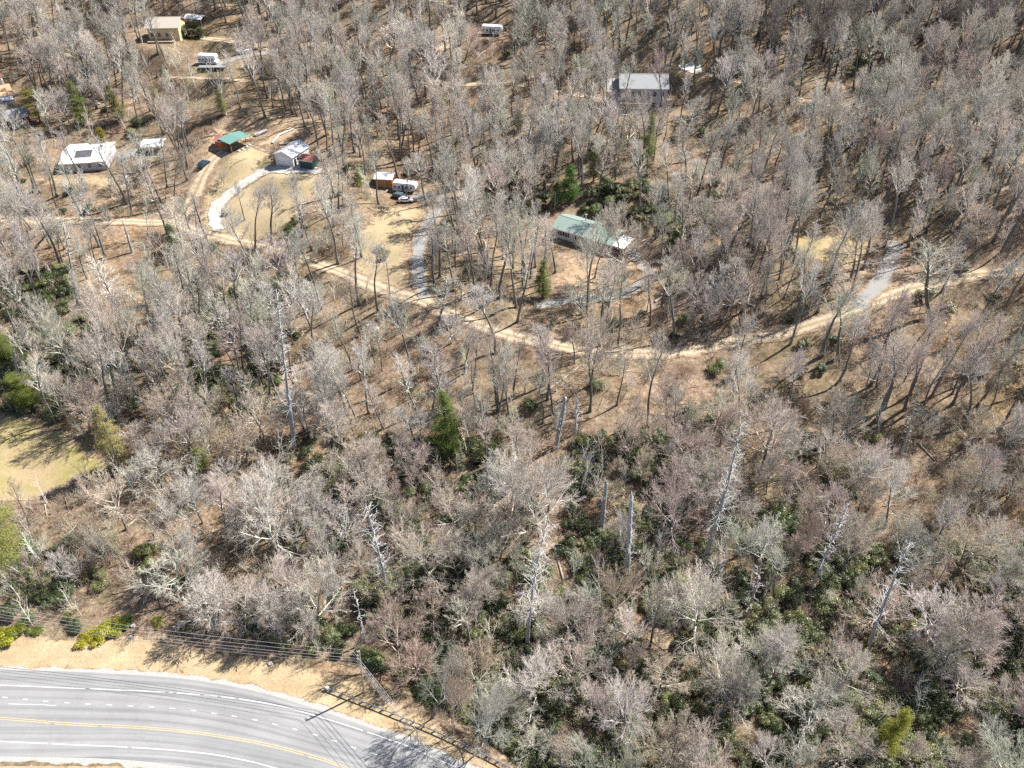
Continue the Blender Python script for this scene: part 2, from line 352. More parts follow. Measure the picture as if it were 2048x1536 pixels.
# ------------------------------------------------------------------ draped sheets
def set_attr(me, name, vals):
    at = me.attributes.new(name, 'FLOAT', 'POINT'); at.data.foreach_set('value', np.asarray(vals, np.float32))
def ribbon(name, P, width, mat, lift, label, cross=8, edgew=.75, zflat=None, jit=.35):
    n = len(P); T_ = np.gradient(P, axis=0); T_ /= np.linalg.norm(T_, axis=1, keepdims=True)+1e-9; Nn = np.stack([T_[:, 1], -T_[:, 0]], 1)
    u = np.linspace(-1, 1, cross+1); jl = RNG.normal(0, jit, n); jr = RNG.normal(0, jit, n)
    V = []; E = []; Ac = []
    for i in range(n):
        hl, hr = width/2*1.35+jl[i], width/2*1.35+jr[i]
        for uu in u:
            q = P[i] + Nn[i]*uu*(hr if uu > 0 else hl); V.append((q[0], q[1])); E.append(max(0, (abs(uu)-.45)/.55)); Ac.append((uu+1)/2)
    V = np.array(V); z = H(V[:, 0], V[:, 1]) + lift if zflat is None else np.full(len(V), zflat)
    m = cross+1; ii = np.arange(n*m).reshape(n, m)
    Q = np.stack([ii[:-1, :-1].ravel(), ii[:-1, 1:].ravel(), ii[1:, 1:].ravel(), ii[1:, :-1].ravel()], 1)
    me = mesh_np(name, np.column_stack([V, z]), Q, mat, True); set_attr(me, 'edge', E); set_attr(me, 'across', Ac)
    o = link(name, me); tag(o, label, None, None, 'structure'); return o
def inpoly(X, Y, P):
    ins = np.zeros(X.shape, bool); j = len(P)-1
    for i in range(len(P)):
        xi, yi, xj, yj = P[i][0], P[i][1], P[j][0], P[j][1]
        if yi != yj:
            c = ((yi > Y) != (yj > Y)) & (X < (xj-xi)*(Y-yi)/(yj-yi)+xi); ins ^= c
        j = i
    return ins
def patch(name, poly, mat, lift, label, fade=4.0, step=1.0):
    P = np.array(poly); x0, y0 = P.min(0); x1, y1 = P.max(0)
    gx = np.arange(x0, x1+step, step); gy = np.arange(y0, y1+step, step); X, Y = np.meshgrid(gx, gy)
    dd, _ = polydist(X, Y, np.vstack([P, P[:1]])); ins = inpoly(X, Y, P)
    sd_ = np.where(ins, dd, -dd) + RNG.normal(0, .25, X.shape); keep = sd_ > -.2
    ii = np.arange(X.size).reshape(X.shape); ok = keep[:-1, :-1] & keep[:-1, 1:] & keep[1:, :-1] & keep[1:, 1:]
    Q = np.stack([ii[:-1, :-1][ok], ii[:-1, 1:][ok], ii[1:, 1:][ok], ii[1:, :-1][ok]], 1)
    use, inv = np.unique(Q, return_inverse=True); Q = inv.reshape(Q.shape)
    x, y = X.ravel()[use], Y.ravel()[use]
    me = mesh_np(name, np.column_stack([x, y, H(x, y)+lift]), Q, mat, True)
    set_attr(me, 'edge', np.clip(1-(sd_.ravel()[use])/fade, 0, 1)); set_attr(me, 'across', np.full(len(x), .2))
    o = link(name, me); tag(o, label, None, None, 'structure'); return o
def pxpoly(px): return [cast(*p)[:2] for p in px]

# highway in the foreground (flat, z = 0)
def zpath(px, z=0): return smooth_path([onplane(*p) for p in px], 1.5)
up_edge = [(-420, 1338), (-200, 1339), (0, 1341), (150, 1344), (300, 1352), (400, 1362), (512, 1383), (600, 1408), (700, 1442), (800, 1478), (900, 1520), (1000, 1570), (1150, 1660), (1300, 1790)]
up_line = [(-420, 1366), (-200, 1368), (0, 1371), (130, 1376), (300, 1383), (400, 1390), (512, 1403), (600, 1423), (700, 1453), (800, 1487), (860, 1512), (980, 1568), (1130, 1660), (1280, 1790)]
yellow = [(-420, 1420), (-200, 1428), (0, 1437), (150, 1449), (290, 1456), (400, 1467), (512, 1485), (600, 1506), (690, 1535), (820, 1590), (1000, 1690), (1150, 1810)]
lo_line = [(-420, 1470), (-200, 1476), (0, 1483), (130, 1489), (280, 1496), (400, 1506), (470, 1517), (545, 1535), (680, 1580), (860, 1680), (1000, 1800)]
lo_edge = [(-420, 1500), (-200, 1506), (0, 1512), (100, 1514), (200, 1517), (300, 1524), (420, 1541), (520, 1564), (640, 1600), (800, 1690), (930, 1800)]
def sheet_between(name, A, B, n, m, mat, z, label):
    def rs(P):
        s = np.concatenate([[0], np.cumsum(np.linalg.norm(np.diff(P, axis=0), axis=1))]); t = np.linspace(0, s[-1], n); return np.stack([np.interp(t, s, P[:, 0]), np.interp(t, s, P[:, 1])], 1), t
    a, t = rs(A); b, _ = rs(B); u = np.linspace(0, 1, m)
    V = a[:, None]*(1-u)[None, :, None] + b[:, None]*u[None, :, None]; ii = np.arange(n*m).reshape(n, m)
    Q = np.stack([ii[:-1, :-1].ravel(), ii[1:, :-1].ravel(), ii[1:, 1:].ravel(), ii[:-1, 1:].ravel()], 1)
    me = mesh_np(name, np.column_stack([V.reshape(-1, 2), np.full(n*m, z)]), Q, mat)
    w = np.linalg.norm(a-b, axis=1)[:, None]*u[None]
    set_attr(me, 'across', w.ravel()); set_attr(me, 'along', np.repeat(t, m))
    e = np.zeros((n, m)); set_attr(me, 'edge', e.ravel())
    return link(name, me)
UE, LE = zpath(up_edge), zpath(lo_edge)
road = sheet_between('road', UE, LE, 220, 14, M['asphalt'], .06, ''); tag(road, 'grey asphalt highway curving along the lower left', None, None, 'structure')
def offset(P, d):
    T_ = np.gradient(P, axis=0); T_ /= np.linalg.norm(T_, axis=1, keepdims=True); return P + np.stack([-T_[:, 1], T_[:, 0]], 1)*d
sh = ribbon('gravel_shoulder', offset(UE, .1), 1.2, M['shoulder'], .05, 'pale gravel shoulder along the highway edge', 6, zflat=.045, jit=.25)
sh2 = ribbon('gravel_shoulder', offset(LE, -.1), 1.3, M['shoulder'], .05, 'gravel shoulder on the near side of the highway', 6, zflat=.042, jit=.25)
def stripe(name, P, w, mat, z, parent, wear=0):
    T_ = np.gradient(P, axis=0); T_ /= np.linalg.norm(T_, axis=1, keepdims=True); Nn = np.stack([-T_[:, 1], T_[:, 0]], 1)
    a, b = P+Nn*w/2, P-Nn*w/2; n = len(P); V = np.column_stack([np.vstack([a, b]), np.full(2*n, z)])
    i = np.arange(n-1); keep = RNG.random(n-1) > wear
    Q = np.stack([i, n+i, n+i+1, i+1], 1)[keep]; o = link(name, mesh_np(name, V, Q, mat), parent); return o
def fine(P): return smooth_path(P, .6)
stripe('edge_line', smooth_path([onplane(*p) for p in up_line], .7), .17, M['white_paint'], .066, road, .10)
stripe('edge_line', smooth_path([onplane(*p) for p in lo_line], .7), .17, M['white_paint'], .066, road, .02)
YL = smooth_path([onplane(*p) for p in yellow], .7)
stripe('centre_line', offset(YL, .16), .12, M['yellow_paint'], .066, road, .02); stripe('centre_line', offset(YL, -.16), .12, M['yellow_paint'], .066, road, .02)
dash_px = [(-116, 1385), (-74, 1388), (-32, 1391), (10, 1395), (51, 1399), (92, 1403), (134, 1406), (176, 1408.5), (219, 1410), (261, 1412), (303, 1414), (345, 1417), (387, 1421.5), (428, 1427), (469, 1433), (510, 1440), (550, 1449), (590, 1458.5), (630, 1470), (669, 1482), (707, 1495), (749, 1508.5), (789, 1524), (829, 1540), (869, 1557)]
DP = np.array([onplane(*p) for p in dash_px]); dm = None
for i, p in enumerate(DP):
    t = DP[min(i+1, len(DP)-1)] - DP[max(i-1, 0)]
    if dm is None: dm = mesh_np('lane_dash', [(-.46, -.075, 0), (.46, -.075, 0), (.46, .075, 0), (-.46, .075, 0)], [(0, 1, 2, 3)], M['white_paint'])
    o = link('lane_dash', dm, road, (p[0], p[1], .066)); o.rotation_euler = (0, 0, math.atan2(t[1], t[0]))
for (a_, b_) in (((172, 1383), (152, 1415)), ((261, 1384), (240, 1428)), ((314, 1366), (304, 1381)), ((512, 1418), (503, 1424)), ((18, 1408), (112, 1411))):
    A, B = onplane(*a_), onplane(*b_); P = A[None] + (B-A)[None]*np.linspace(0, 1, 12)[:, None]; P[1:-1] += RNG.normal(0, .05, (10, 2))
    stripe('pavement_crack', P, .07, M['crack'] if a_[0] > 20 else M['concrete'], .064, road)
# dry grass verges
vp = [(-700, 1262), (-300, 1262), (0, 1268), (150, 1276), (260, 1268), (380, 1290), (500, 1312), (620, 1335), (720, 1362), (850, 1425), (950, 1490), (1080, 1580), (1180, 1650), (1120, 1640), (900, 1522), (800, 1480), (700, 1444), (600, 1411), (512, 1386), (400, 1365), (300, 1355), (150, 1347), (0, 1344), (-300, 1341), (-700, 1341)]
patch('grass_verge', [onplane(*p) for p in vp], M['straw'], .03, 'dry tan grass verge between highway and woods', 2.2, .8)
patch('grass_verge', [onplane(*p) for p in [(-700, 1510), (0, 1516), (300, 1529), (520, 1570), (760, 1690), (900, 1800), (500, 2600), (-900, 2600)]], M['straw'], .02, 'dry tan grass on the near side of the highway', 2.0, 2.0)
# clearings
patch('field', pxpoly([(-120, 815), (0, 822), (60, 838), (130, 862), (190, 900), (232, 935), (205, 955), (150, 955), (110, 985), (60, 1005), (0, 1010), (-120, 1000)]), M['field'], .06, 'yellow green grass field at the left edge', 4)
patch('yard', pxpoly([(410, 470), (385, 440), (405, 385), (432, 330), (460, 305), (500, 290), (545, 300), (565, 325), (640, 335), (650, 365), (615, 430), (580, 460), (530, 480), (470, 480)]), M['yard'], .06, 'dry lawn around the white garage', 4)
patch('clay_bank', pxpoly([(408, 300), (410, 262), (425, 250), (470, 232), (560, 232), (610, 262), (600, 285), (545, 300), (500, 292), (460, 305), (430, 325)]), M['orange'], .05, 'bare orange clay bank behind the green canopy', 4)
patch('roadside_slope', pxpoly([(690, 560), (700, 480), (760, 410), (800, 405), (880, 412), (846, 440), (826, 500), (826, 570), (842, 600)]), M['yard'], .045, 'dry grass slope beside the gravel driveway', 5)
patch('house_yard', pxpoly([(1110, 500), (1210, 510), (1262, 500), (1280, 530), (1275, 565), (1200, 592), (1110, 600), (1085, 560)]), M['orange'], .045, 'leaf strewn yard below the green roofed house', 9)
patch('side_yard', pxpoly([(1590, 470), (1740, 470), (1745, 500), (1710, 540), (1620, 520), (1585, 500)]), M['field'], .05, 'small green lawn beside the right driveway', 5)
patch('home_yard', pxpoly([(100, 350), (215, 345), (330, 330), (330, 360), (280, 385), (120, 380), (60, 370), (60, 345)]), M['yard'], .05, 'dry lawn below the white roofed home', 6)
patch('gravel_yard', pxpoly([(225, 305), (270, 295), (340, 305), (330, 318), (245, 322)]), M['gravel'], .08, 'gravel yard between the home and the white carport', 3)
patch('parking_pad', pxpoly([(810, 388), (870, 382), (900, 392), (895, 410), (850, 408), (812, 404)]), M['gravel'], .17, 'grey gravel pad in front of the camper', 3)
patch('concrete_pad', pxpoly([(1352, 134), (1365, 125), (1400, 130), (1410, 140), (1380, 147)]), M['concrete'], .2, 'pale concrete turnaround at the top of the hill', 1)
patch('garage_apron', pxpoly([(520, 340), (552, 328), (640, 335), (650, 348), (560, 350)]), M['pale_gravel'], .19, 'gravel apron in front of the white garage', 2)
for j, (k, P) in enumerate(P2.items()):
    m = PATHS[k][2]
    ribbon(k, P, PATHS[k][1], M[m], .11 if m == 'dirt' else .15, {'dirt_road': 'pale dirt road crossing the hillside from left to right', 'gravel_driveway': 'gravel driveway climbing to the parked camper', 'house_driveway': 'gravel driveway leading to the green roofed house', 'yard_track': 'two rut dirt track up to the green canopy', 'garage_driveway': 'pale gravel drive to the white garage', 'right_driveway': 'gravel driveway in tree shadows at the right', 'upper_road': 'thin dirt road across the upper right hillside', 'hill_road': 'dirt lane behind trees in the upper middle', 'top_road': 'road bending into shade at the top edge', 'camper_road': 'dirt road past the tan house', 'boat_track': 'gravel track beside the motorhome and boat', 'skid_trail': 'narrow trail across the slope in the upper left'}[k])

# ------------------------------------------------------------------ plants: prototype meshes
def frame_perp(d, az):
    ref = np.array([0, 0, 1.]) if abs(d[2]) < .9 else np.array([1., 0, 0]); a = np.cross(d, ref); a /= np.linalg.norm(a); b = np.cross(d, a); return a*cos(az) + b*sin(az)
def grow(rng, start, d, L, r, level, spec, out, up):
    """spec[level] = (steps, children, angle, child length ratio, first child at, curl)"""
    steps, nch, ang, ratio, first, curl = spec[level]; p = np.array(start, float); d = np.array(d)/np.linalg.norm(d); pts = [p.copy()]; dirs = [d.copy()]
    for i in range(steps):
        d = d + rng.normal(0, curl, 3) + np.array([0, 0, up[level]]); d /= np.linalg.norm(d); q = p + d*L/steps
        f0, f1 = 1-(i/steps)*.72, 1-((i+1)/steps)*.72; out.append((*p, *q, r*f0, r*f1, level)); p = q; pts.append(p.copy()); dirs.append(d.copy())
    if level+1 < len(spec):
        n = max(1, int(round(nch*rng.uniform(.75, 1.25)))); a0 = rng.uniform(0, 6.28)
        for c in range(n):
            f = first + (1-first)*(c+rng.uniform(.1, .9))/n; f = min(f, .98); k = min(int(f*steps), steps-1); t = f*steps-k
            q = pts[k]*(1-t) + pts[k+1]*t; dd = dirs[k+1]; az = a0 + c*2.4 + rng.uniform(-.5, .5); an = ang*rng.uniform(.7, 1.25)
            nd = dd*cos(an) + frame_perp(dd, az)*sin(an)
            l = L*ratio*rng.uniform(.65, 1.2)*(1.15-.55*f if level == 0 else 1.1-.4*f)
            grow(rng, q, nd, l, max(r*(1-.72*f)*.56, .014), level+1, spec, out, up)
def seg_mesh(name, S_, mat, k_by_level, minr=.0):
    V, Fc, Wd = [], [], []; b = 0
    S_ = np.array(S_); 
    for lv in np.unique(S_[:, 8]):
        s = S_[S_[:, 8] == lv]; k = k_by_level.get(int(lv), 3); v, q = prisms(s[:, 0:3], s[:, 3:6], np.maximum(s[:, 6], minr), np.maximum(s[:, 7], minr*.6), k)
        V.append(v); Fc.append(q+b); b += len(v); Wd.append(np.full(len(v), max(0, 1-lv*.33 if lv else 1)))
    me = mesh_np(name, np.vstack(V), np.vstack(Fc), mat, True); at = me.attributes.new('woody', 'FLOAT', 'POINT'); at.data.foreach_set('value', np.concatenate(Wd).astype(np.float32)); return me
def trunk_mesh(name, pts, radii, mat, k=8, flare=1.5):
    mb = MB(); R = list(radii); R[0] *= flare; mb.tube(pts, R, k); me = bpy.data.meshes.new(name); me.from_pydata(mb.v, [], mb.f); me.materials.append(mat)
    me.polygons.foreach_set('use_smooth', [True]*len(me.polygons)); me.update(); return me
def bare_proto(seed, Ht, cb, limb, form, dens=1.0):
    """Ht height, cb crown base fraction, limb length, form: 'broad' 'slim' 'fork'"""
    rng = np.random.default_rng(seed); out = []; n = 10; r0 = (.0135 if form == 'broad' else .0105)*Ht + .05
    pts = [np.array([0, 0, -.6])]; d = np.array([rng.normal(0, .03), rng.normal(0, .03), 1.])
    for i in range(1, n+1):
        d = d + np.array([rng.normal(0, .05), rng.normal(0, .05), 0]); d /= np.linalg.norm(d); pts.append(pts[-1] + d*(Ht*{'broad': .62, 'fork': .74, 'slim': .86}[form]+.6)/n)
    radii = [r0*(1-.8*(i/n)) for i in range(n+1)]
    if form == 'broad': spec = [None, (5, 8, .60, .52, .2, .07), (4, 6, .55, .52, .15, .07), (3, 5.5, .5, .62, .12, .07), (2, 0, 0, 0, 0, .09)]; nl = 13; up = [0, .04, .03, .02, .02]; tilt = (.45, 1.15)
    elif form == 'fork': spec = [None, (5, 8, .52, .52, .2, .07), (4, 6, .5, .52, .15, .07), (3, 5.5, .45, .62, .12, .07), (2, 0, 0, 0, 0, .09)]; nl = 11; up = [0, .10, .08, .05, .03]; tilt = (.30, .75)
    else: spec = [None, (4, 7, .6, .5, .2, .07), (3, 5, .55, .58, .15, .08), (2, 4, .5, .65, .12, .08), (1, 0, 0, 0, 0, .12)]; nl = 19; up = [0, .10, .08, .04, .03]; tilt = (.45, 1.0)
    spec = [(0, 0, 0, 0, 0, 0)] + [(s[0], s[1]*dens, *s[2:]) for s in spec[1:]]
    for c in range(nl):
        f = cb + (1-cb)*(c+rng.uniform(0, 1))/nl; f = min(f, .995); t = f*n; k = min(int(t), n-1); q = pts[k]*(1-t+k) + pts[k+1]*(t-k)
        ff = (f-cb)/(1-cb); an = tilt[1]*(1-ff) + tilt[0]*ff + rng.uniform(-.15, .15)
        az = c*2.4 + rng.uniform(-.6, .6)
        shape = {'broad': 1.0-.35*ff, 'fork': 1.0-.3*ff, 'slim': .55+.9*ff*(1-ff)*1.6}[form]
        nd = np.array([cos(az)*sin(an), sin(az)*sin(an), cos(an)])
        grow(rng, q, nd, limb*shape*rng.uniform(.8, 1.15), max(radii[0]*(1-.8*f)*.62, .05), 1, spec, out, up)
    tm = trunk_mesh('trunk', pts, radii, M['bark']); cm = seg_mesh('crown', out, M['twig'], {1: 5, 2: 4, 3: 3, 4: 3}, .019 if form == 'broad' else .017); print('crown', len(out))
    return tm, cm
BROAD = [bare_proto(11, 15, .30, 6.2, 'broad'), bare_proto(12, 16, .38, 5.6, 'broad'), bare_proto(13, 14, .25, 6.8, 'broad', 1.05), bare_proto(14, 17, .42, 5.8, 'fork', 1.05), bare_proto(15, 15, .33, 6.4, 'fork'), bare_proto(16, 13, .28, 5.2, 'broad', 1.1), bare_proto(17, 16, .3, 5.4, 'fork', 1.0), bare_proto(18, 12, .2, 5.6, 'broad', 1.0)]
SLIM = [bare_proto(21, 24, .58, 4.6, 'fork', .9), bare_proto(22, 26, .64, 5.0, 'fork', .9), bare_proto(23, 23, .45, 3.2, 'slim', .85), bare_proto(24, 25, .60, 5.4, 'fork', .88), bare_proto(25, 24, .68, 5.2, 'fork', .92), bare_proto(26, 23, .56, 4.2, 'fork', .9), bare_proto(27, 25, .56, 5.6, 'fork', .9), bare_proto(28, 22, .5, 3.6, 'slim', .95)]
def stem_proto(seed, Ht, stems, spreadr, lean, twigs):
    rng = np.random.default_rng(seed); out = []
    spec = [(5, twigs, .6, .42, .25, .07), (3, 5, .6, .5, .15, .12), (2, 0, 0, 0, 0, .15)]
    for i in range(stems):
        a = rng.uniform(0, 6.28); l = rng.uniform(0, lean); s = np.array([cos(a)*spreadr*rng.uniform(.1, 1), sin(a)*spreadr*rng.uniform(.1, 1), -.3])
        grow(rng, s, (cos(a)*l, sin(a)*l, 1), Ht*rng.uniform(.7, 1.1), .012*Ht+.012, 0, spec, out, [.04, .06, .05])
    return out
def sapling_proto(seed, Ht, stems):
    o = stem_proto(seed, Ht, stems, .25 if stems > 1 else .01, .35 if stems > 1 else .08, 9); return seg_mesh('stems', o, M['twig'], {0: 5, 1: 3, 2: 3}, .013)
SAP = [sapling_proto(31, 8, 1), sapling_proto(32, 9, 2), sapling_proto(33, 7, 3), sapling_proto(34, 10, 1), sapling_proto(35, 6.5, 4)]
BRUSH = [seg_mesh('stems', stem_proto(41+i, [2.2, 2.8, 1.8, 3.2][i], 14, [1.2, 1.0, 1.6, .9][i], .8, 4), M['twig'], {0: 3, 1: 3, 2: 3}, .012) for i in range(4)]

def leaf_cloud(rng, C, Nrm, size, aspect, droop=.2):
    """one folded leaf (two triangles sharing a midrib as a quad) at each centre"""
    n = len(C); d = rng.normal(0, 1, (n, 3)); d -= (d*Nrm).sum(1, keepdims=True)*Nrm; d /= np.linalg.norm(d, axis=1, keepdims=True)+1e-9
    s = np.cross(Nrm, d); L = size*rng.uniform(.7, 1.3, (n, 1))
    tip = C + d*L - Nrm*L*droop; base = C - d*L*.6; a = C + s*L*aspect; b = C - s*L*aspect
    V = np.stack([base, a + Nrm*L*.08, tip, b + Nrm*L*.08], 1).reshape(-1, 3); Q = np.arange(4*n).reshape(n, 4); return V, Q
def lobes(rng, n, R, Hh):
    L = []
    for i in range(n):
        a = rng.uniform(0, 6.28); r = R*math.sqrt(rng.uniform(0, 1))*.75; L.append((cos(a)*r, sin(a)*r, Hh*rng.uniform(.35, .8)*(1-.35*r/R), R*rng.uniform(.28, .5)))
    return L
def shrub_proto(seed, R, Hh, nleaf, size=.17):
    rng = np.random.default_rng(seed); L = lobes(rng, 11, R, Hh); C = []; Nn = []
    for i in range(nleaf):
        l = L[rng.integers(len(L))]; v = rng.normal(0, 1, 3); v /= np.linalg.norm(v); v[2] = abs(v[2])*1.1-.25; v /= np.linalg.norm(v)
        rr = l[3]*rng.uniform(.55, 1.22); C.append((l[0]+v[0]*rr, l[1]+v[1]*rr, max(.05, l[2]+v[2]*rr*.8))); w = v+np.array([0, 0, .7])+rng.normal(0, .35, 3); Nn.append(w/np.linalg.norm(w))
    V, Q = leaf_cloud(rng, np.array(C), np.array(Nn), size, .32)
    out = []
    for l in L:
        out.append((0, 0, -.2, l[0], l[1], l[2], .05, .03, 0))
    return mesh_np('foliage', V, Q, M['leaf']), seg_mesh('stems', out, M['bark'], {0: 5})
def bough(seed, L):
    rng = np.random.default_rng(seed); out = []; grow(rng, (0, 0, .12), (1, 0, .06), L, .11, 0, [(6, 6, .8, .3, .3, .06), (3, 3, .6, .5, .2, .1), (2, 0, 0, 0, 0, .1)], out, [-.01, 0, 0]); return seg_mesh('stems', out, M['twig'], {0: 6, 1: 3, 2: 3}, .015)
BRUSH += [bough(71, 5.5), bough(72, 3.5)]
RHODO = [shrub_proto(51, 1.9, 2.4, 2300), shrub_proto(52, 2.4, 2.8, 3000), shrub_proto(53, 1.5, 1.9, 1700), shrub_proto(54, 2.1, 3.4, 2600)]
def conifer_proto(seed, Ht, R, cb, gap, style):
    rng = np.random.default_rng(seed); C = []; Nn = []; out = []; pts = [(rng.normal(0, .05)*(i > 0), rng.normal(0, .05)*(i > 0), -.5+(Ht+.3)*i/8) for i in range(9)]; radii = [.02*Ht*(1-.93*i/8) for i in range(9)]
    z = Ht*cb
    while z < Ht*.985:
        f = (z-Ht*cb)/(Ht*(1-cb)); prof = (1-f)**.75*(.55+.45*min(1, f*5)) if style == 'cone' else math.sqrt(max(0, 1-(2*f-.85)**2/1.4))*.95+.06
        for b in range(rng.integers(4, 7)):
            a = rng.uniform(0, 6.28); L = R*prof*rng.uniform(.55, 1.2)+.25; rise = rng.uniform(-.05, .28) if f < .6 else rng.uniform(.2, .7)
            d = np.array([cos(a), sin(a), rise]); d /= np.linalg.norm(d); p0 = np.array([0, 0, z]); out.append((*p0, *(p0+d*L), .05, .015, 1))
            nc = max(3, int(L*4.2)); 
            for q in range(nc):
                u = .3+.7*(q+rng.uniform(0, 1))/nc; c = p0 + d*L*u + np.array([-d[1], d[0], 0])*rng.normal(0, .16*L*u+.06)+np.array([0, 0, rng.normal(0, .08)])
                for w in range(15):
                    C.append(c + rng.normal(0, 1, 3)*np.array([.34, .34, .17])); v = rng.normal(0, .55, 3)+np.array([0, 0, 1])+d*.3; Nn.append(v/np.linalg.norm(v))
        z += gap*rng.uniform(.7, 1.3)
    V, Q = leaf_cloud(rng, np.array(C), np.array(Nn), .19, .20, -.2)
    V2, Q2 = prisms(*[np.array(out)[:, s] for s in (slice(0, 3), slice(3, 6))], np.array(out)[:, 6], np.array(out)[:, 7], 3)
    me = mesh_np('crown', np.vstack([V, V2]), np.vstack([Q, Q2+len(V)]), [M['needle'], M['bark']], False, [0]*len(Q)+[1]*len(Q2))
    return trunk_mesh('trunk', pts, radii, M['bark']), me
CON = [conifer_proto(61, 16, 3.4, .14, .62, 'cone'), conifer_proto(62, 14, 2.7, .12, .6, 'cone'), conifer_proto(63, 17, 4.2, .22, .8, 'round'), conifer_proto(64, 10, 2.4, .06, .5, 'cone')]
def snag_proto(seed, Ht, r0, nb, bl, broken, curve=.012):
    rng = np.random.default_rng(seed); n = 14; pts = [np.array([0, 0, -.6])]; d = np.array([0, 0, 1.])
    for i in range(n): d = d+np.array([rng.normal(0, curve), rng.normal(0, curve), 0]); d /= np.linalg.norm(d); pts.append(pts[-1]+d*(Ht+.6)/n)
    end = .55 if broken else .16; radii = [r0*(1-(1-end)*(i/n)**.9)*rng.uniform(.93, 1.07) for i in range(n+1)]
    mb = MB(); R = radii[:]; R[0] *= 1.5; mb.tube(pts, R, 9)
    for k in range(4 if broken else 1):   # splintered top
        p = pts[-1]+np.array([rng.normal(0, .5)*R[-1], rng.normal(0, .5)*R[-1], -.1]); mb.tube([p, p+np.array([rng.normal(0, .1), rng.normal(0, .1), rng.uniform(.5, 1.4)])], [R[-1]*.45, .02], 4)
    me = bpy.data.meshes.new('trunk'); me.from_pydata(mb.v, [], mb.f); me.materials.append(M['snag']); me.polygons.foreach_set('use_smooth', [True]*len(me.polygons)); me.update()
    out = []; spec = [(4, 2.4, .7, .35, .35, .07), (3, 1.4, .6, .4, .3, .10), (2, 0, 0, 0, 0, .12)]
    for b in range(nb):
        f = .28+.70*((b+rng.uniform(0, 1))/nb); t = f*n; k = min(int(t), n-1); q = pts[k]*(1-t+k)+pts[k+1]*(t-k); a = rng.uniform(0, 6.28); an = rng.uniform(1.1, 1.75)
        grow(rng, q, (cos(a)*sin(an), sin(a)*sin(an), cos(an)), bl*rng.uniform(.25, 1.25)*(1.15-.6*f), .04*rng.uniform(.6, 1.1), 0, spec, out, [-.02, .0, .0])
    return me, seg_mesh('branches', out, M['snag'], {0: 4, 1: 3, 2: 3}, .022)

# ------------------------------------------------------------------ plants: placing
TINT = {'pale grey': (.68, .665, .62), 'grey': (.54, .53, .50), 'greenish grey': (.52, .53, .46), 'pinkish brown': (.55, .495, .455), 'reddish brown': (.47, .395, .345), 'tan': (.58, .52, .43), 'dark grey': (.30, .28, .26)}
def jitc(c, a=.12): k = U(1-a, 1+a); return tuple(float(np.clip(x*k*U(.96, 1.04), 0, 1)) for x in c)
def set_tint(o, c): o['tint'] = [float(x) for x in c]; o.color = (*c, 1)
def plant(name, parts, loc, rz, sc, tints, label, cat, group, tilt=(0, 0)):
    r = empty(name, loc, 0); r.rotation_euler = (tilt[0], tilt[1], rz); r.scale = sc if hasattr(sc, '__len__') else (sc,)*3
    tag(r, label, cat, group)
    for (pn, me), c in zip(parts, tints):
        o = link(pn, me, r); set_tint(o, c)
    return r
THINGS = []     # (object, kind words, px, py, rank) used to write the labels once everything stands
def height_for(x, y, z, px_top, py_top):
    """height and sideways lean of something standing at (x,y,z) whose tip shows at the given pixel"""
    t = (py_top-768)/F; lo, hi = 0, 60
    for _ in range(40):
        m = (lo+hi)/2; _, v, _ = proj(x, y, z+m)
        if v > py_top: lo = m
        else: hi = m
    hgt = (lo+hi)/2; _, _, D = proj(x, y, z+hgt); dx = (px_top-1024)/F*D - x
    return hgt, dx
def lean_matrix(obj, dx, hgt): obj.rotation_euler = (0, math.atan2(dx, hgt), 0)

def clear_zone(pts): return np.array(pts, float)
CLEAR = [clear_zone(p) for p in (
 [(395, 478), (383, 440), (402, 385), (430, 335), (408, 300), (410, 255), (470, 238), (600, 240), (640, 300), (660, 345), (625, 420), (580, 455), (520, 470), (440, 480)],
 [(740, 355), (900, 372), (905, 410), (868, 470), (862, 600), (780, 585), (700, 548), (740, 500), (742, 440), (760, 405)],
 [(1095, 430), (1260, 450), (1320, 530), (1310, 590), (1180, 600), (1095, 590), (1080, 520)],
 [(-200, 800), (60, 832), (135, 860), (195, 895), (235, 935), (210, 960), (150, 960), (110, 990), (60, 1010), (-200, 1015)],
 [(100, 285), (340, 275), (345, 345), (330, 372), (100, 378)],
 [(285, 35), (420, 40), (520, 70), (520, 140), (380, 145), (380, 110), (285, 90)],
 [(1215, 150), (1345, 150), (1345, 235), (1215, 235)],
 [(-50, 160), (70, 160), (80, 262), (-50, 262)],
 [(940, 40), (1020, 40), (1020, 82), (940, 82)],
 [(1590, 455), (1735, 460), (1745, 505), (1700, 545), (1620, 525), (1585, 500)],
 [(170, 1180), (330, 1180), (420, 1280), (180, 1290)],
 [(1350, 120), (1420, 122), (1420, 150), (1350, 150)])]
SPARSE = [clear_zone(p) for p in (
 [(1330, 225), (1620, 225), (1650, 430), (1400, 420), (1330, 330)], [(380, 500), (700, 520), (980, 650), (980, 800), (620, 800), (380, 600)],
 [(900, 300), (1010, 300), (960, 420), (900, 430)], [(60, 960), (520, 1000), (420, 1280), (0, 1240)], [(1050, 700), (1700, 690), (2048, 620), (2048, 900), (1500, 900), (1050, 800)])]
paths_all = [(P2[k], PATHS[k][1]/2) for k in P2]
def free_mask(x, y, px, py, extra=.6):
    ok = np.ones(x.shape, bool)
    for c in CLEAR: ok &= ~inpoly(px, py, c)
    ok &= (y - vb_y(x)) > 3.5
    for P, w in paths_all:
        d, _ = polydist(x, y, P); ok &= d > w+extra
    for c, r in PAD2.values(): ok &= np.hypot(x-c[0], y-c[1]) > r*.8
    return ok
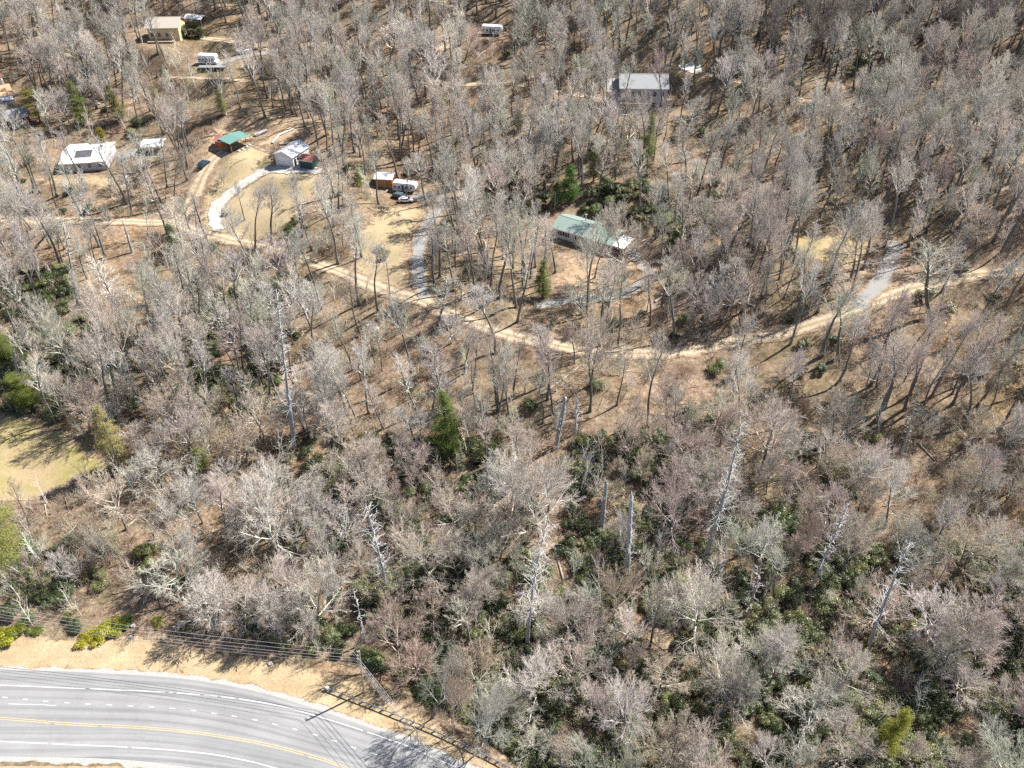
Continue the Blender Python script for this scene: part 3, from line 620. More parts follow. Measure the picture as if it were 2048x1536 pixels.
def scatter(step, y0=30, y1=372, margin=(-170, 2220, -60, 1900), rng=RNG):
    gx = np.arange(-300, 300, step); gy = np.arange(y0, y1, step); X, Y = np.meshgrid(gx, gy)
    X = (X + rng.uniform(-.48, .48, X.shape)*step).ravel(); Y = (Y + rng.uniform(-.48, .48, Y.shape)*step).ravel(); Z = H(X, Y)
    px, py, D = proj(X, Y, Z); k = (px > margin[0]) & (px < margin[1]) & (py > margin[2]) & (py < margin[3]) & (D > 5)
    return X[k], Y[k], Z[k], px[k], py[k], D[k]
def lowf(x, y, s, ph): return np.sin(x/s+ph)*np.cos(y/(s*.8)+ph*2.1)+.6*np.sin((x+y)/(s*.45)+ph*3)

used_xy = []
# --- standing dead trees (top px, base px, radius, branches, branch length, broken)
SNAG = [((120, 440), (157, 610), .42, 46, 2.2, 0, 'white dead tree with short bare branch stubs at the far left'),
 ((243, 436), (265, 505), .40, 22, 1.8, 0, 'small white dead tree left of the dirt road junction'),
 ((545, 588), (589, 900), .46, 90, 2.5, 0, 'tallest white dead tree, a long thin trunk left of centre'),
 ((738, 1000), (773, 1185), .36, 60, 3.0, 0, 'white dead tree with many crooked branches between two dark gaps left of centre'),
 ((1074, 1030), (1054, 1290), .34, 70, 3.2, 0, 'leafless white dead tree with drooping branches at lower centre'),
 ((1127, 795), (1112, 895), .50, 18, 1.3, 1, 'broken topped grey dead trunk above the round crown at centre'),
 ((1208, 960), (1203, 1055), .48, 12, 1.2, 1, 'short broken grey snag standing in green shrubs'),
 ((1267, 992), (1253, 1155), .50, 22, 1.8, 1, 'thick broken grey snag right of the shorter one in green shrubs'),
 ((1470, 852), (1412, 1112), .50, 85, 2.9, 0, 'large white dead tree leaning right with shaggy branches'),
 ((1692, 1008), (1618, 1185), .30, 55, 2.0, 0, 'slender white dead tree leaning right with short comb like branches'),
 ((1813, 1072), (1732, 1305), .36, 60, 2.8, 0, 'white dead tree with broad broken branches at the lower right'),
 ((1526, 1135), (1490, 1240), .30, 22, 1.8, 1, 'small white topped snag with a brown trunk right of the pale round tree'),
 ((1852, 785), (1800, 915), .28, 18, 1.4, 0, 'dark thin dead tree leaning right over orange leaves'),
 ((1042, 1185), (1034, 1262), .18, 26, 1.6, 0, 'small bleached dead tree just left of the drooping dead tree'),
 ((1156, 800), (1150, 868), .22, 10, 2.6, 1, 'thin dead trunk with one bent arm beside the broken grey trunk'),
 ((712, 1170), (730, 1285), .18, 16, 1.2, 0, 'thin pale dead trunk above the roadside utility pole'),
 ((25, 690), (40, 770), .34, 8, 1.0, 1, 'grey broken stub at the left edge above the bright conifer'),
 ((1905, 520), (1880, 620), .26, 20, 1.6, 0, 'thin grey dead tree beside the dirt road at the right')]
SG = 'standing dead trees'
for i, (tp, bp, r0, nb, bl, br, lab) in enumerate(SNAG):
    x, y, z = cast(*bp); hg, dx = height_for(x, y, z, *tp); tm, bm = snag_proto(100+i, hg, r0*1.1, int(nb*(2.6 if br else 1.5)), bl, br)
    c = jitc((.50, .51, .52), .14) if 'brown' not in lab else (.40, .33, .27)
    r = plant('dead_tree', [('trunk', tm), ('branches', bm)], (x, y, z), 0, 1, [tuple(v*.75 for v in c), jitc((.74, .74, .73), .04)], lab, 'dead tree', SG); lean_matrix(r, dx, hg); used_xy.append((x, y, 3)); r.children[1 if r.children[1].name.startswith('branches') else 0]['kind'] = 'stuff'
# --- conifers
CONP = [((880, 782), (895, 915), 76, 0, (.085, .13, .03), 'large bright green pine standing alone near the centre'),
 ((1290, 222), (1292, 352), 42, 0, (.10, .13, .045), 'tall light green pine below the two storey house'),
 ((1190, 265), (1187, 362), 38, 1, (.095, .12, .05), 'pale green pine left of the tall one below the two storey house'),
 ((1141, 328), (1137, 402), 46, 3, (.07, .15, .03), 'bright green pine behind the green roofed house'),
 ((1110, 366), (1112, 412), 30, 3, (.08, .16, .03), 'small bright pine at the left end of the green roofed house'),
 ((80, 178), (82, 245), 52, 2, (.15, .16, .035), 'yellow green pine beside the red house'),
 ((155, 162), (167, 252), 48, 0, (.10, .13, .035), 'tall green pine second from the left in the upper left row'),
 ((230, 168), (240, 245), 38, 1, (.12, .14, .04), 'slender pine third from the left in the upper left row'),
 ((316, 168), (321, 232), 38, 1, (.15, .16, .04), 'yellowish pine fourth from the left in the upper left row'),
 ((440, 170), (447, 232), 28, 1, (.13, .15, .05), 'thin pale pine right end of the upper left row'),
 ((204, 254), (212, 302), 30, 3, (.15, .15, .02), 'small yellow green pine behind the white roofed home'),
 ((222, 812), (243, 935), 70, 0, (.20, .21, .09), 'pale yellow green pine at the corner of the grass field'),
 ((8, 985), (32, 1160), 120, 2, (.15, .18, .05), 'big pale pine cut by the left edge below the field'),
 ((48, 750), (62, 815), 60, 2, (.12, .15, .03), 'bright yellow green conifer above the grass field'),
 ((342, 446), (352, 505), 40, 3, (.12, .16, .09), 'small bluish green pine beside the dirt road'),
 ((578, 448), (587, 512), 48, 3, (.10, .15, .04), 'round green pine at the foot of the lawn'),
 ((1035, 222), (1037, 262), 20, 3, (.09, .15, .03), 'tiny green pine in brown woods left of the two storey house'),
 ((1760, 1418), (1768, 1502), 58, 3, (.16, .18, .03), 'yellow green conifer near the lower right corner'),
 ((1080, 520), (1085, 595), 44, 1, (.09, .12, .03), 'dark green conifer left of the house yard'),
 ((392, 42), (396, 76), 34, 3, (.03, .06, .02), 'dark green conifer beside the tan house'),
 ((372, 48), (374, 76), 22, 3, (.035, .07, .02), 'small dark conifer against the tan house wall'),
 ((1278, 148), (1282, 172), 22, 3, (.04, .10, .02), 'small green conifer behind the two storey house'),
 ((1300, 152), (1303, 170), 20, 3, (.05, .09, .02), 'low green conifer right of the one behind the two storey house'),
 ((398, 895), (404, 935), 40, 3, (.15, .20, .06), 'small light green pine right of the bent white tree'),
 ((8, 650), (20, 730), 55, 0, (.10, .14, .03), 'green pine cut by the left edge halfway down'),
 ((715, 335), (720, 372), 26, 3, (.15, .19, .03), 'small yellow green pine left of the orange shed'),
 ((1340, 455), (1350, 505), 40, 3, (.06, .10, .02), 'dark conifer on the bank right of the green roofed house')]
CG = 'evergreen conifers on the hillside'
for tp, bp, w, pi_, c, lab in CONP:
    x, y, z = cast(*bp); hg, dx = height_for(x, y, z, *tp); D = proj(x, y, z+hg/2)[2]; R = w/2/F*D; Ht0, R0 = [(16, 3.4), (14, 2.7), (17, 4.2), (10, 2.4)][pi_]
    r = plant('pine_tree', [('trunk', CON[pi_][0]), ('crown', CON[pi_][1])], (x, y, z), U(0, 6), (R/R0, R/R0, hg/Ht0), [(.22, .17, .13), jitc(tuple(v*f_ for v, f_ in zip(c, (1.5, 1.35, 1.5))), .05)], lab, 'pine tree', CG); used_xy.append((x, y, R))
# --- hand placed bare trees: top px, base px, crown width px, form, colour
KEY = [((912, 1285), (866, 1436), 90, 'B', 'grey'), ((1005, 1345), (962, 1502), 110, 'B', 'grey'), ((935, 1330), (905, 1468), 70, 'B', 'tan'), ((985, 555), (991, 708), 115, 'S', 'grey'), ((872, 556), (870, 662), 62, 'S', 'grey'), ((690, 400), (718, 610), 85, 'S', 'pale grey'), ((738, 448), (757, 622), 75, 'S', 'grey'),
 ((848, 285), (853, 412), 60, 'S', 'grey'), ((812, 300), (815, 402), 48, 'S', 'grey'), ((1098, 435), (1110, 546), 52, 'S', 'dark grey'), ((1256, 400), (1250, 562), 118, 'B', 'pinkish brown'),
 ((1228, 408), (1190, 556), 50, 'S', 'grey'), ((330, 285), (348, 390), 75, 'B', 'dark grey'), ((612, 425), (642, 618), 95, 'S', 'grey'), ((1085, 868), (1080, 1085), 175, 'B', 'pinkish brown'),
 ((1402, 1118), (1390, 1265), 190, 'B', 'pale grey'), ((518, 960), (562, 1120), 190, 'B', 'pale grey'), ((722, 858), (704, 975), 115, 'B', 'pinkish brown'), ((872, 1040), (862, 1165), 190, 'B', 'pinkish brown'),
 ((1350, 920), (1342, 1090), 140, 'B', 'pinkish brown'), ((1552, 768), (1520, 940), 180, 'B', 'pinkish brown'), ((1190, 598), (1182, 770), 125, 'B', 'pinkish brown'), ((362, 798), (378, 905), 115, 'B', 'pinkish brown'),
 ((625, 1128), (632, 1255), 140, 'B', 'pale grey'), ((1070, 1296), (1075, 1400), 155, 'B', 'pale grey'), ((1640, 1385), (1612, 1475), 150, 'B', 'pale grey'), ((1865, 1170), (1850, 1270), 140, 'B', 'pale grey'),
 ((1695, 1270), (1680, 1380), 110, 'B', 'pale grey'), ((1010, 1020), (1000, 1120), 120, 'B', 'reddish brown'), ((1250, 1120), (1240, 1230), 120, 'B', 'reddish brown'), ((1150, 1170), (1148, 1290), 120, 'B', 'pinkish brown'),
 ((1760, 405), (1700, 560), 130, 'B', 'pinkish brown'), ((1485, 380), (1455, 500), 140, 'B', 'pinkish brown'), ((1925, 460), (1860, 640), 110, 'S', 'greenish grey'), ((1720, 575), (1675, 720), 90, 'S', 'greenish grey'),
 ((1400, 60), (1376, 205), 70, 'S', 'grey'), ((1450, 90), (1420, 215), 70, 'S', 'pale grey'), ((1520, 130), (1485, 275), 75, 'S', 'grey'), ((1590, 105), (1545, 215), 75, 'B', 'pinkish brown'), ((215, 480), (262, 660), 70, 'S', 'pale grey'),
 ((285, 480), (305, 675), 80, 'S', 'grey'), ((90, 395), (60, 520), 80, 'S', 'pale grey'), ((400, 520), (425, 630), 60, 'S', 'pale grey'), ((530, 330), (545, 490), 70, 'S', 'grey'), ((500, 345), (512, 500), 60, 'S', 'grey'),
 ((410, 370), (420, 495), 48, 'S', 'dark grey'), ((375, 395), (392, 480), 40, 'S', 'grey'), ((445, 335), (448, 372), 44, 'B', 'tan'), ((478, 345), (490, 440), 30, 'S', 'grey'), ((985, 380), (1010, 490), 80, 'S', 'grey'),
 ((1245, 1010), (1240, 1100), 60, 'B', 'pale grey'), ((1455, 1330), (1440, 1440), 130, 'B', 'greenish grey'), ((1260, 1350), (1250, 1470), 140, 'B', 'pale grey'), ((950, 1290), (945, 1390), 110, 'B', 'tan'), ((790, 1195), (800, 1330), 130, 'B', 'reddish brown'),
 ((520, 1150), (545, 1265), 90, 'B', 'pale grey'), ((330, 1030), (380, 1150), 90, 'B', 'tan'), ((190, 1050), (215, 1130), 60, 'B', 'grey'), ((100, 1090), (125, 1170), 60, 'B', 'pale grey'), ((30, 930), (60, 1050), 40, 'S', 'tan'),
 ((860, 85), (865, 250), 95, 'S', 'pale grey'), ((760, 20), (775, 150), 90, 'S', 'pale grey'), ((890, 140), (905, 270), 80, 'S', 'pale grey'), ((1060, 75), (1060, 190), 90, 'B', 'pinkish brown'), ((640, 140), (655, 270), 70, 'S', 'greenish grey')]
BARE = []      # x, y, z, form, proto index, scale(xy,z), rz, tilt, colour name
for tp, bp, w, fm, cn in KEY:
    x, y, z = cast(*bp); hg, dx = height_for(x, y, z, *tp); D = proj(x, y, z+hg*.7)[2]; R = w/2/F*D
    pi_ = int(RNG.integers(6)) if fm == 'S' else [0, 2, 5, 0, 2][int(RNG.integers(5))]; H0 = [15, 16, 14, 17, 15, 13][pi_] if fm == 'B' else [24, 26, 23, 25, 24, 23][pi_]; R0 = [5.6, 5.0, 6.1, 4.4, 4.6, 4.7][pi_] if fm == 'B' else [3.6, 3.8, 2.8, 4.2, 4.0, 3.4][pi_]
    BARE.append([x, y, z, fm, pi_, R/R0, hg/H0, U(0, 6), (0, math.atan2(dx, hg)), cn, True]); used_xy.append((x, y, R*.6))
# --- woodland fill
X, Y, Z, px, py, D = scatter(4.7)
ok = free_mask(X, Y, px, py); X, Y, Z, px, py, D = [a[ok] for a in (X, Y, Z, px, py, D)]
dens = np.where(py < 860, .98, np.where((px > 700) & (py > 1130), .58, .74)); 
for c in SPARSE: dens[inpoly(px, py, c)] = .62
RDX = [(proj(q[0], q[1], h1(*q))[:2]) for q in P2['dirt_road'][::3]]; RDX = np.array(sorted(RDX)); below = py - np.interp(px, RDX[:, 0], RDX[:, 1])
dens[(below > 0) & (below < 110) & (px > 330)] *= .5
for nm_ in ('upper_road', 'hill_road'):
    Q_ = np.array(sorted([(proj(q[0], q[1], h1(*q))[:2]) for q in P2[nm_][::3]])); bl_ = py-np.interp(px, Q_[:, 0], Q_[:, 1]); dens[(bl_ > 0) & (bl_ < 70) & (px > Q_[0, 0]) & (px < Q_[-1, 0])] *= .6
for tp_, bp_, w_, *_r in CONP: dens[(np.abs(px-bp_[0]) < w_) & (py > bp_[1]-10) & (py < bp_[1]+110)] *= .3
for (x0, x1, y1, k_) in ((100, 350, 345, .45), (395, 660, 345, .25), (395, 640, 480, .4), (740, 900, 600, .35), (740, 900, 400, .3), (1080, 1300, 600, .55), (1215, 1345, 230, .55), (270, 520, 140, .5), (-60, 110, 262, .2), (940, 1025, 80, .05), (380, 470, 138, .1), (1350, 1600, 230, .6), (1580, 1820, 560, .5), (-50, 260, 980, .4), (840, 920, 915, .3)):
    dens[(px > x0) & (px < x1) & (py > y1-20) & (py < y1+145)] *= k_
for tp_, bp_, *_r in SNAG:
    dens[(np.abs(px-bp_[0]) < 65) & (py > bp_[1]-30) & (py < bp_[1]+125)] *= .15
dens[(px > 1500) & (py < 150)] *= 1.25
dens *= np.clip(.9+.3*lowf(X, Y, 17, 1.0), .35, 1.1)
keep = RNG.random(X.shape) < dens
for ux, uy, ur in used_xy: keep &= np.hypot(X-ux, Y-uy) > max(2.2, ur)
X, Y, Z, px, py, D = [a[keep] for a in (X, Y, Z, px, py, D)]
cl = lowf(X, Y, 13, 4.0)+RNG.normal(0, .55, X.shape)
for i in range(len(X)):
    near = py[i] > 860; fm = 'B' if (RNG.random() < (.8 if near else .10)) else 'S'
    v = cl[i]; right = px[i] > 1200 and py[i] < 420
    if near: cn = 'pinkish brown' if v > .3 else 'reddish brown' if v > .12 else 'pale grey' if v < -.8 else 'tan' if v < -.45 else 'greenish grey' if px[i] > 900 else 'grey'
    elif px[i] > 1500 and py[i] < 160: cn = 'dark grey' if v > -.5 else 'grey'  # upper right slope: its shade is put into the tree tints
    else: cn = 'pinkish brown' if v > .6 else 'pale grey' if v < -.7 else 'greenish grey' if v < -.3 else 'grey'
    s = U(.6, 1.12) if near else (U(.78, 1.12) if RNG.random() < .75 else U(.45, .75))
    if fm == 'S' and near: s *= .78
    tl = (U(-.07, .07), U(-.07, .07)); BARE.append([X[i], Y[i], Z[i], fm, int(RNG.integers(8)), s*U(.85, 1.12)*(1.22 if py[i] < 420 and px[i] > 900 else 1.14 if fm == 'S' else 1.0), s*U(.88, 1.1), U(0, 6.28), tl, cn, False])
def scatter_stuff(name, rows, sources, label, shade=(1, 1)):
    """rows: x,y,z,rz,tiltx,tilty,sxy,sz,index,(tint) ; sources: list of mesh objects already standing in the scene"""
    R_ = np.array([r[:9] for r in rows], float); me = bpy.data.meshes.new(name); me.vertices.add(len(R_)); me.vertices.foreach_set('co', R_[:, :3].astype(np.float32).ravel())
    at = me.attributes.new('rot', 'FLOAT_VECTOR', 'POINT'); at.data.foreach_set('vector', R_[:, [4, 5, 3]].astype(np.float32).ravel())
    at = me.attributes.new('size', 'FLOAT_VECTOR', 'POINT'); at.data.foreach_set('vector', R_[:, [6, 6, 7]].astype(np.float32).ravel())
    at = me.attributes.new('pick', 'INT', 'POINT'); at.data.foreach_set('value', R_[:, 8].astype(np.int32))
    C_ = np.array([(*r[9], 1.0) for r in rows], np.float32); 
    for q_ in range(len(sources)): at = me.attributes.new('tintsrc%d' % q_, 'FLOAT_COLOR', 'POINT'); at.data.foreach_set('color', (C_*np.array([shade[q_]]*3+[1], np.float32)).ravel())
    o = link(name, me); tag(o, label, None, None, 'stuff')
    g = bpy.data.node_groups.new(name, 'GeometryNodeTree'); g.interface.new_socket('Geometry', in_out='INPUT', socket_type='NodeSocketGeometry'); g.interface.new_socket('Geometry', in_out='OUTPUT', socket_type='NodeSocketGeometry')
    n = g.nodes; gi, go = n.new('NodeGroupInput'), n.new('NodeGroupOutput'); L = g.links.new
    outs = []
    for q_, layer in enumerate(sources):
        iop = n.new('GeometryNodeInstanceOnPoints'); L(gi.outputs[0], iop.inputs['Points']); jn = n.new('GeometryNodeJoinGeometry')
        for src in reversed(layer):      # join puts the last link first
            oi = n.new('GeometryNodeObjectInfo'); oi.inputs['Object'].default_value = src; oi.transform_space = 'ORIGINAL'
            ti = n.new('GeometryNodeGeometryToInstance'); L(oi.outputs['Geometry'], ti.inputs[0]); L(ti.outputs[0], jn.inputs[0])
        L(jn.outputs[0], iop.inputs['Instance']); iop.inputs['Pick Instance'].default_value = True
        def na(nm, ty):
            a = n.new('GeometryNodeInputNamedAttribute'); a.data_type = ty; a.inputs['Name'].default_value = nm; return a.outputs['Attribute']
        L(na('pick', 'INT'), iop.inputs['Instance Index']); L(na('size', 'FLOAT_VECTOR'), iop.inputs['Scale'])
        er = n.new('FunctionNodeEulerToRotation'); L(na('rot', 'FLOAT_VECTOR'), er.inputs[0]); L(er.outputs[0], iop.inputs['Rotation'])
        st = n.new('GeometryNodeStoreNamedAttribute'); st.data_type = 'FLOAT_COLOR'; st.domain = 'INSTANCE'; st.inputs['Name'].default_value = 'tint'
        L(iop.outputs[0], st.inputs[0]); L(na('tintsrc%d' % q_, 'FLOAT_COLOR'), [s for s in st.inputs if s.name == 'Value'][0]); outs.append(st.outputs[0])
    jj = n.new('GeometryNodeJoinGeometry')
    for s_ in outs: L(s_, jj.inputs[0])
    L(jj.outputs[0], go.inputs[0]); md = o.modifiers.new('scatter', 'NODES'); md.node_group = g; return o
def shown(b):   # size in the picture of a tree
    hh = (15 if b[3] == 'B' else 22)*b[6]; u, v, Dm = proj(b[0], b[1], b[2]+hh*.7)
    inside = -20 < u < 2068 and -30 < v < 1560
    return (F/Dm*b[5]*(5.5 if b[3] == 'B' else 3.6)*(1.3 if b[10] else 1)*(1 if inside else .01)), u, v
info = [shown(b) for b in BARE]; order = sorted(range(len(BARE)), key=lambda i: (-BARE[i][10], -info[i][0]))
near_set, rest = order[:300], order[300:]
srcT = {}; TG = 'bare deciduous trees across the hillside'
for i in near_set:
    b = BARE[i]; tm, cm = (BROAD if b[3] == 'B' else SLIM)[b[4]]; c = jitc(TINT[b[9]], .1); bark = tuple(v*.33 for v in c)
    r = plant('bare_tree', [('trunk', tm), ('crown', cm)], (b[0], b[1], b[2]), b[7], (b[5]*U(.88, 1.12), b[5]*U(.88, 1.12), b[6]), [bark, c], '', 'tree', TG, (0, 0))
    r.rotation_mode = 'QUATERNION'; from mathutils import Quaternion, Euler
    q = Euler((b[8][0], b[8][1], 0)).to_quaternion() @ Euler((0, 0, b[7])).to_quaternion(); r.rotation_quaternion = q
    srcT.setdefault((b[3], b[4]), r)
    size = 'tall slim' if b[3] == 'S' else ('broad' if b[5] > .85 else 'small round')
    THINGS.append([r, f'{size} {b[9]} bare tree', info[i][1], info[i][2]])
keys = sorted(srcT); lay = [[srcT[k].children[j] for k in keys] for j in (0, 1)]
for j in (0, 1): lay[j] = [[c for c in srcT[k].children if c.name.startswith(('trunk', 'crown')[j])][0] for k in keys]
def eul(b): e = (Euler((b[8][0], b[8][1], 0)).to_quaternion() @ Euler((0, 0, b[7])).to_quaternion()).to_euler(); return e.z, e.x, e.y
rows = []
for i in rest:
    b = BARE[i]; k = (b[3], b[4])
    if k not in srcT: k = keys[0]
    ez, ex, ey = eul(b); rows.append((b[0], b[1], b[2], ez, ex, ey, b[5], b[6], keys.index(k), jitc(TINT[b[9]], .14)))
scatter_stuff('woodland', rows, lay, 'bare woodland covering the rest of the hillside', (.33, 1))
print('bare trees', len(BARE), 'in stuff', len(rows))

# --- saplings
X, Y, Z, px, py, D = scatter(4.4, y1=330)
ok = free_mask(X, Y, px, py, .8); dn = np.clip(.55+.4*lowf(X, Y, 11, 2.0), .1, .95); dn[(py < 880) & (px > 600)] *= .55; dn[(py < 420)] *= .6; dn[(px < 560) & (py > 950)] *= 1.25
ok &= RNG.random(X.shape) < dn*.75; X, Y, Z, px, py, D = [a[ok] for a in (X, Y, Z, px, py, D)]
srcS = {}; rows = []; rank = np.argsort(D + np.where((px > -10) & (px < 2058) & (py < 1600), 0, 1e4))
SGp = 'thin young trees under the taller ones'
for n_, i in enumerate(rank):
    k = int(RNG.integers(5)); s = U(.6, 1.15); cn = ['pale grey', 'tan', 'pinkish brown', 'reddish brown', 'greenish grey', 'grey'][int(RNG.integers(6))]; c = jitc(TINT[cn], .12)
    if n_ < 280:
        o = link('sapling', SAP[k], None, (X[i], Y[i], Z[i])); o.rotation_euler = (U(-.12, .12), U(-.12, .12), U(0, 6)); o.scale = (s, s, s); set_tint(o, c); tag(o, '', 'sapling', SGp); srcS.setdefault(k, o)
        THINGS.append([o, f"{'many stemmed' if k in (2, 4) else 'twin stemmed' if k == 1 else 'thin'} {cn} sapling", *proj(X[i], Y[i], Z[i]+4)[:2]])
    else: rows.append((X[i], Y[i], Z[i], U(0, 6), U(-.12, .12), U(-.12, .12), s, s, sorted(srcS).index(k), c))
scatter_stuff('undergrowth', rows, [[srcS[k] for k in sorted(srcS)]], 'thin young growth among the farther trees')
# --- low brush
X, Y, Z, px, py, D = scatter(2.0, y1=300)
ok = free_mask(X, Y, px, py, .1); dn = np.clip(.55+.38*lowf(X, Y, 9, 5.0), .08, .95); dn[py > 950] *= 1.3; dn[py < 880] *= .55; dn[py < 480] *= .6
ok &= RNG.random(X.shape) < dn; X, Y, Z, px, py, D = [a[ok] for a in (X, Y, Z, px, py, D)]
srcB = []
for k, (bp, lab) in enumerate((((372, 1262), 'tangled bare shrub at the top of the dry verge'), ((860, 628), 'bare brown thicket beside the dirt road junction'), ((150, 985), 'low bare shrub at the lower edge of the grass field'), ((1240, 1450), 'bare twiggy shrub among evergreens at lower centre'), ((620, 760), 'fallen bough lying on leaves right of the tallest dead tree'), ((1580, 770), 'fallen bough on open leaves below the right road'))):
    x, y, z = cast(*bp); o = link('bare_shrub', BRUSH[k], None, (x, y, z)); set_tint(o, (.30, .23, .19)); tag(o, lab, 'shrub', 'bare shrubs'); srcB.append(o)
rows = [(X[i], Y[i], Z[i], U(0, 6), 0, 0, U(.6, 1.3), U(.5, 1.15), (int(RNG.integers(4)) if RNG.random() < .88 else 4+int(RNG.integers(2))), jitc([(.36, .28, .23), (.44, .37, .31), (.32, .23, .19), (.40, .39, .32)][int(RNG.integers(4))], .15)) for i in range(len(X))]
scatter_stuff('brush', rows, [srcB], 'low bare brush covering the forest floor'); print('brush', len(rows))
# --- evergreen shrubs
def gz(px_, py_):
    z_ = np.zeros(px_.shape)
    for (x0, x1, y0, y1, w) in ((370, 570, 570, 830, .75), (-50, 140, 540, 830, .8), (560, 780, 880, 1100, .35), (780, 1060, 880, 1180, .55), (1130, 1360, 870, 1130, .8), (1440, 1720, 1000, 1300, .6), (740, 1400, 1150, 1560, .75), (1060, 1320, 1100, 1330, .4),
                                (1400, 2080, 1080, 1560, .75), (1850, 2100, 1150, 1440, .8), (0, 330, 1080, 1280, .4), (480, 800, 1180, 1340, .55), (800, 1100, 1340, 1800, 1.0), (1170, 1330, 370, 445, .6), (980, 1080, 360, 440, .4), (1320, 1440, 420, 470, .7), (1600, 1760, 880, 1000, .35), (100, 520, 640, 840, .3), (1100, 2200, 1560, 1900, .4)):  # zones behind the green roofed house: shrubs added partly to suggest shaded gullies
        m = (px_ > x0) & (px_ < x1) & (py_ > y0) & (py_ < y1); z_[m] = np.maximum(z_[m], w)
    return z_
X, Y, Z, px, py, D = scatter(2.0, y1=290)
ok = free_mask(X, Y, px, py, .6); dn = gz(px, py)*np.clip(.95+.6*lowf(X, Y, 6, 7.0), .15, 1.2)+.012
ok &= RNG.random(X.shape) < dn; X, Y, Z, px, py, D = [a[ok] for a in (X, Y, Z, px, py, D)]
srcR = {}; rows = []; rank = np.argsort(D + np.where((px > -10) & (px < 2058) & (py < 1590), 0, 1e4))
def rcol():
    v = RNG.random(); return jitc((.070, .090, .038) if v < .4 else (.115, .14, .055) if v < .75 else (.18, .19, .08) if v < .92 else (.17, .145, .07), .2)
RG = 'evergreen shrubs under the trees'
for n_, i in enumerate(rank):
    k = int(RNG.integers(4)); s = U(.55, 1.15)*(1.2 if px[i] > 800 and py[i] > 1330 and px[i] < 1100 else 1); c = rcol(); sz = s*U(.8, 1.1)
    if n_ < 260:
        r = plant('evergreen_shrub', [('foliage', RHODO[k][0]), ('stems', RHODO[k][1])], (X[i], Y[i], Z[i]), U(0, 6), (s, s, sz), [c, (.2, .16, .12)], '', 'shrub', RG); srcR.setdefault(k, r)
        w = 'dark green' if sum(c) < .25 else 'mid green' if sum(c) < .37 else 'yellowish green'
        THINGS.append([r, f"{'large' if s > .9 else 'small' if s < .7 else 'rounded'} {w} evergreen shrub", *proj(X[i], Y[i], Z[i]+1.5)[:2]])
    else: rows.append((X[i], Y[i], Z[i], U(0, 6), 0, 0, s, sz, sorted(srcR).index(k), c))
if rows: scatter_stuff('evergreen_understory', rows, [[[c for c in srcR[k].children if c.name.startswith('foliage')][0] for k in sorted(srcR)]], 'evergreen undergrowth among the farther trees')
print('rhodo', len(rank), 'rows', len(rows))
YS_ = [((170, 1282), 1.15, (.27, .25, .02), 'bright yellow green shrub, left half of the pair at the verge'), ((196, 1276), 1.25, (.30, .27, .02), 'brightest yellow shrub, middle of the clump at the verge'), ((222, 1266), 1.1, (.26, .26, .02), 'yellow green shrub at the right end of the roadside clump'),
 ((18, 1276), 1.2, (.24, .24, .02), 'yellow green shrub at the left edge of the verge'), ((40, 1270), 1.0, (.13, .15, .02), 'olive shrub right of the yellow one at the left edge'), ((250, 1250), .9, (.09, .13, .02), 'green shrub behind the bright yellow clump'),
 ((70, 1262), .9, (.12, .14, .03), 'dull green shrub between the two yellow clumps'), ((375, 1255), 1.0, (.03, .06, .02), 'dark round shrub behind the verge right of the yellow clump'), ((315, 1248), .8, (.16, .16, .03), 'pale olive shrub left of the dark round one'),
 ((780, 352), .7, (.0, .0, .0), ''), ((762, 500), .6, (.13, .17, .02), 'small green bush on the bare slope left of the gravel driveway'), ((776, 514), .9, (.16, .19, .02), 'wider green bush below the small one on the bare slope'), ((1330, 440), 1.2, (.22, .26, .06), 'light green shrub bank right of the green roofed house'), ((1360, 458), 1.2, (.20, .23, .07), 'pale green shrub at the right end of the bank')]
for bp, s, c, lab in YS_:
    if not lab: continue
    x, y, z = cast(*bp); k = int(RNG.integers(4)); plant('evergreen_shrub', [('foliage', RHODO[k][0]), ('stems', RHODO[k][1])], (x, y, z), U(0, 6), (s*1.15, s*1.0, s*.62), [c, (.2, .16, .12)], lab, 'shrub', 'roadside and garden shrubs')

# ------------------------------------------------------------------ labels for the repeated plants
LM = [('the green roofed house', 1165, 470), ('the two storey house', 1285, 190), ('the white roofed home', 168, 315), ('the green canopy', 470, 285), ('the white garage', 585, 315), ('the camper by the shed', 808, 370), ('the tan house', 335, 55),
 ('the motorhome', 418, 120), ('the white trailer', 985, 62), ('the grass field', 70, 900), ('the dirt road junction', 850, 610), ('the lone pine', 880, 840), ('the tallest dead tree', 565, 740), ('the roadside utility pole', 722, 1340),
 ('the yellow shrubs', 200, 1265), ('the shaggy dead tree', 1440, 980), ('the drooping dead tree', 1065, 1160), ('the crooked dead tree', 755, 1090), ('the two broken snags', 1235, 1040), ('the lower right dead tree', 1775, 1190), ('the comb branched dead tree', 1655, 1095),
 ('the yellowish conifer', 1762, 1460), ('the right driveway', 1770, 530), ('the upper dirt road', 1700, 212), ('the concrete turnaround', 1385, 138), ('the far left dead tree', 138, 530), ('the top edge road', 905, 30), ('the lower right corner', 2000, 1500), ('the upper right corner', 2000, 40),
 ('the upper left corner', 40, 40), ('the guardrail', 850, 1460), ('the round pale tree', 1400, 1190), ('the lawn', 540, 400), ('the dirt road bend', 1250, 706), ('the right edge', 2035, 800), ('the thin leaning dead tree', 1825, 850), ('the bottom edge centre', 1350, 1530), ('the bent white tree', 365, 860), ('the big pale pine', 20, 1070), ('the bottom snag', 1508, 1190)]
def dirword(dx, dy):
    a = math.degrees(math.atan2(-dy, dx)) % 360; return ['right of', 'up right of', 'above', 'up left of', 'left of', 'down left of', 'below', 'down right of'][int(((a+22.5) % 360)//45)]
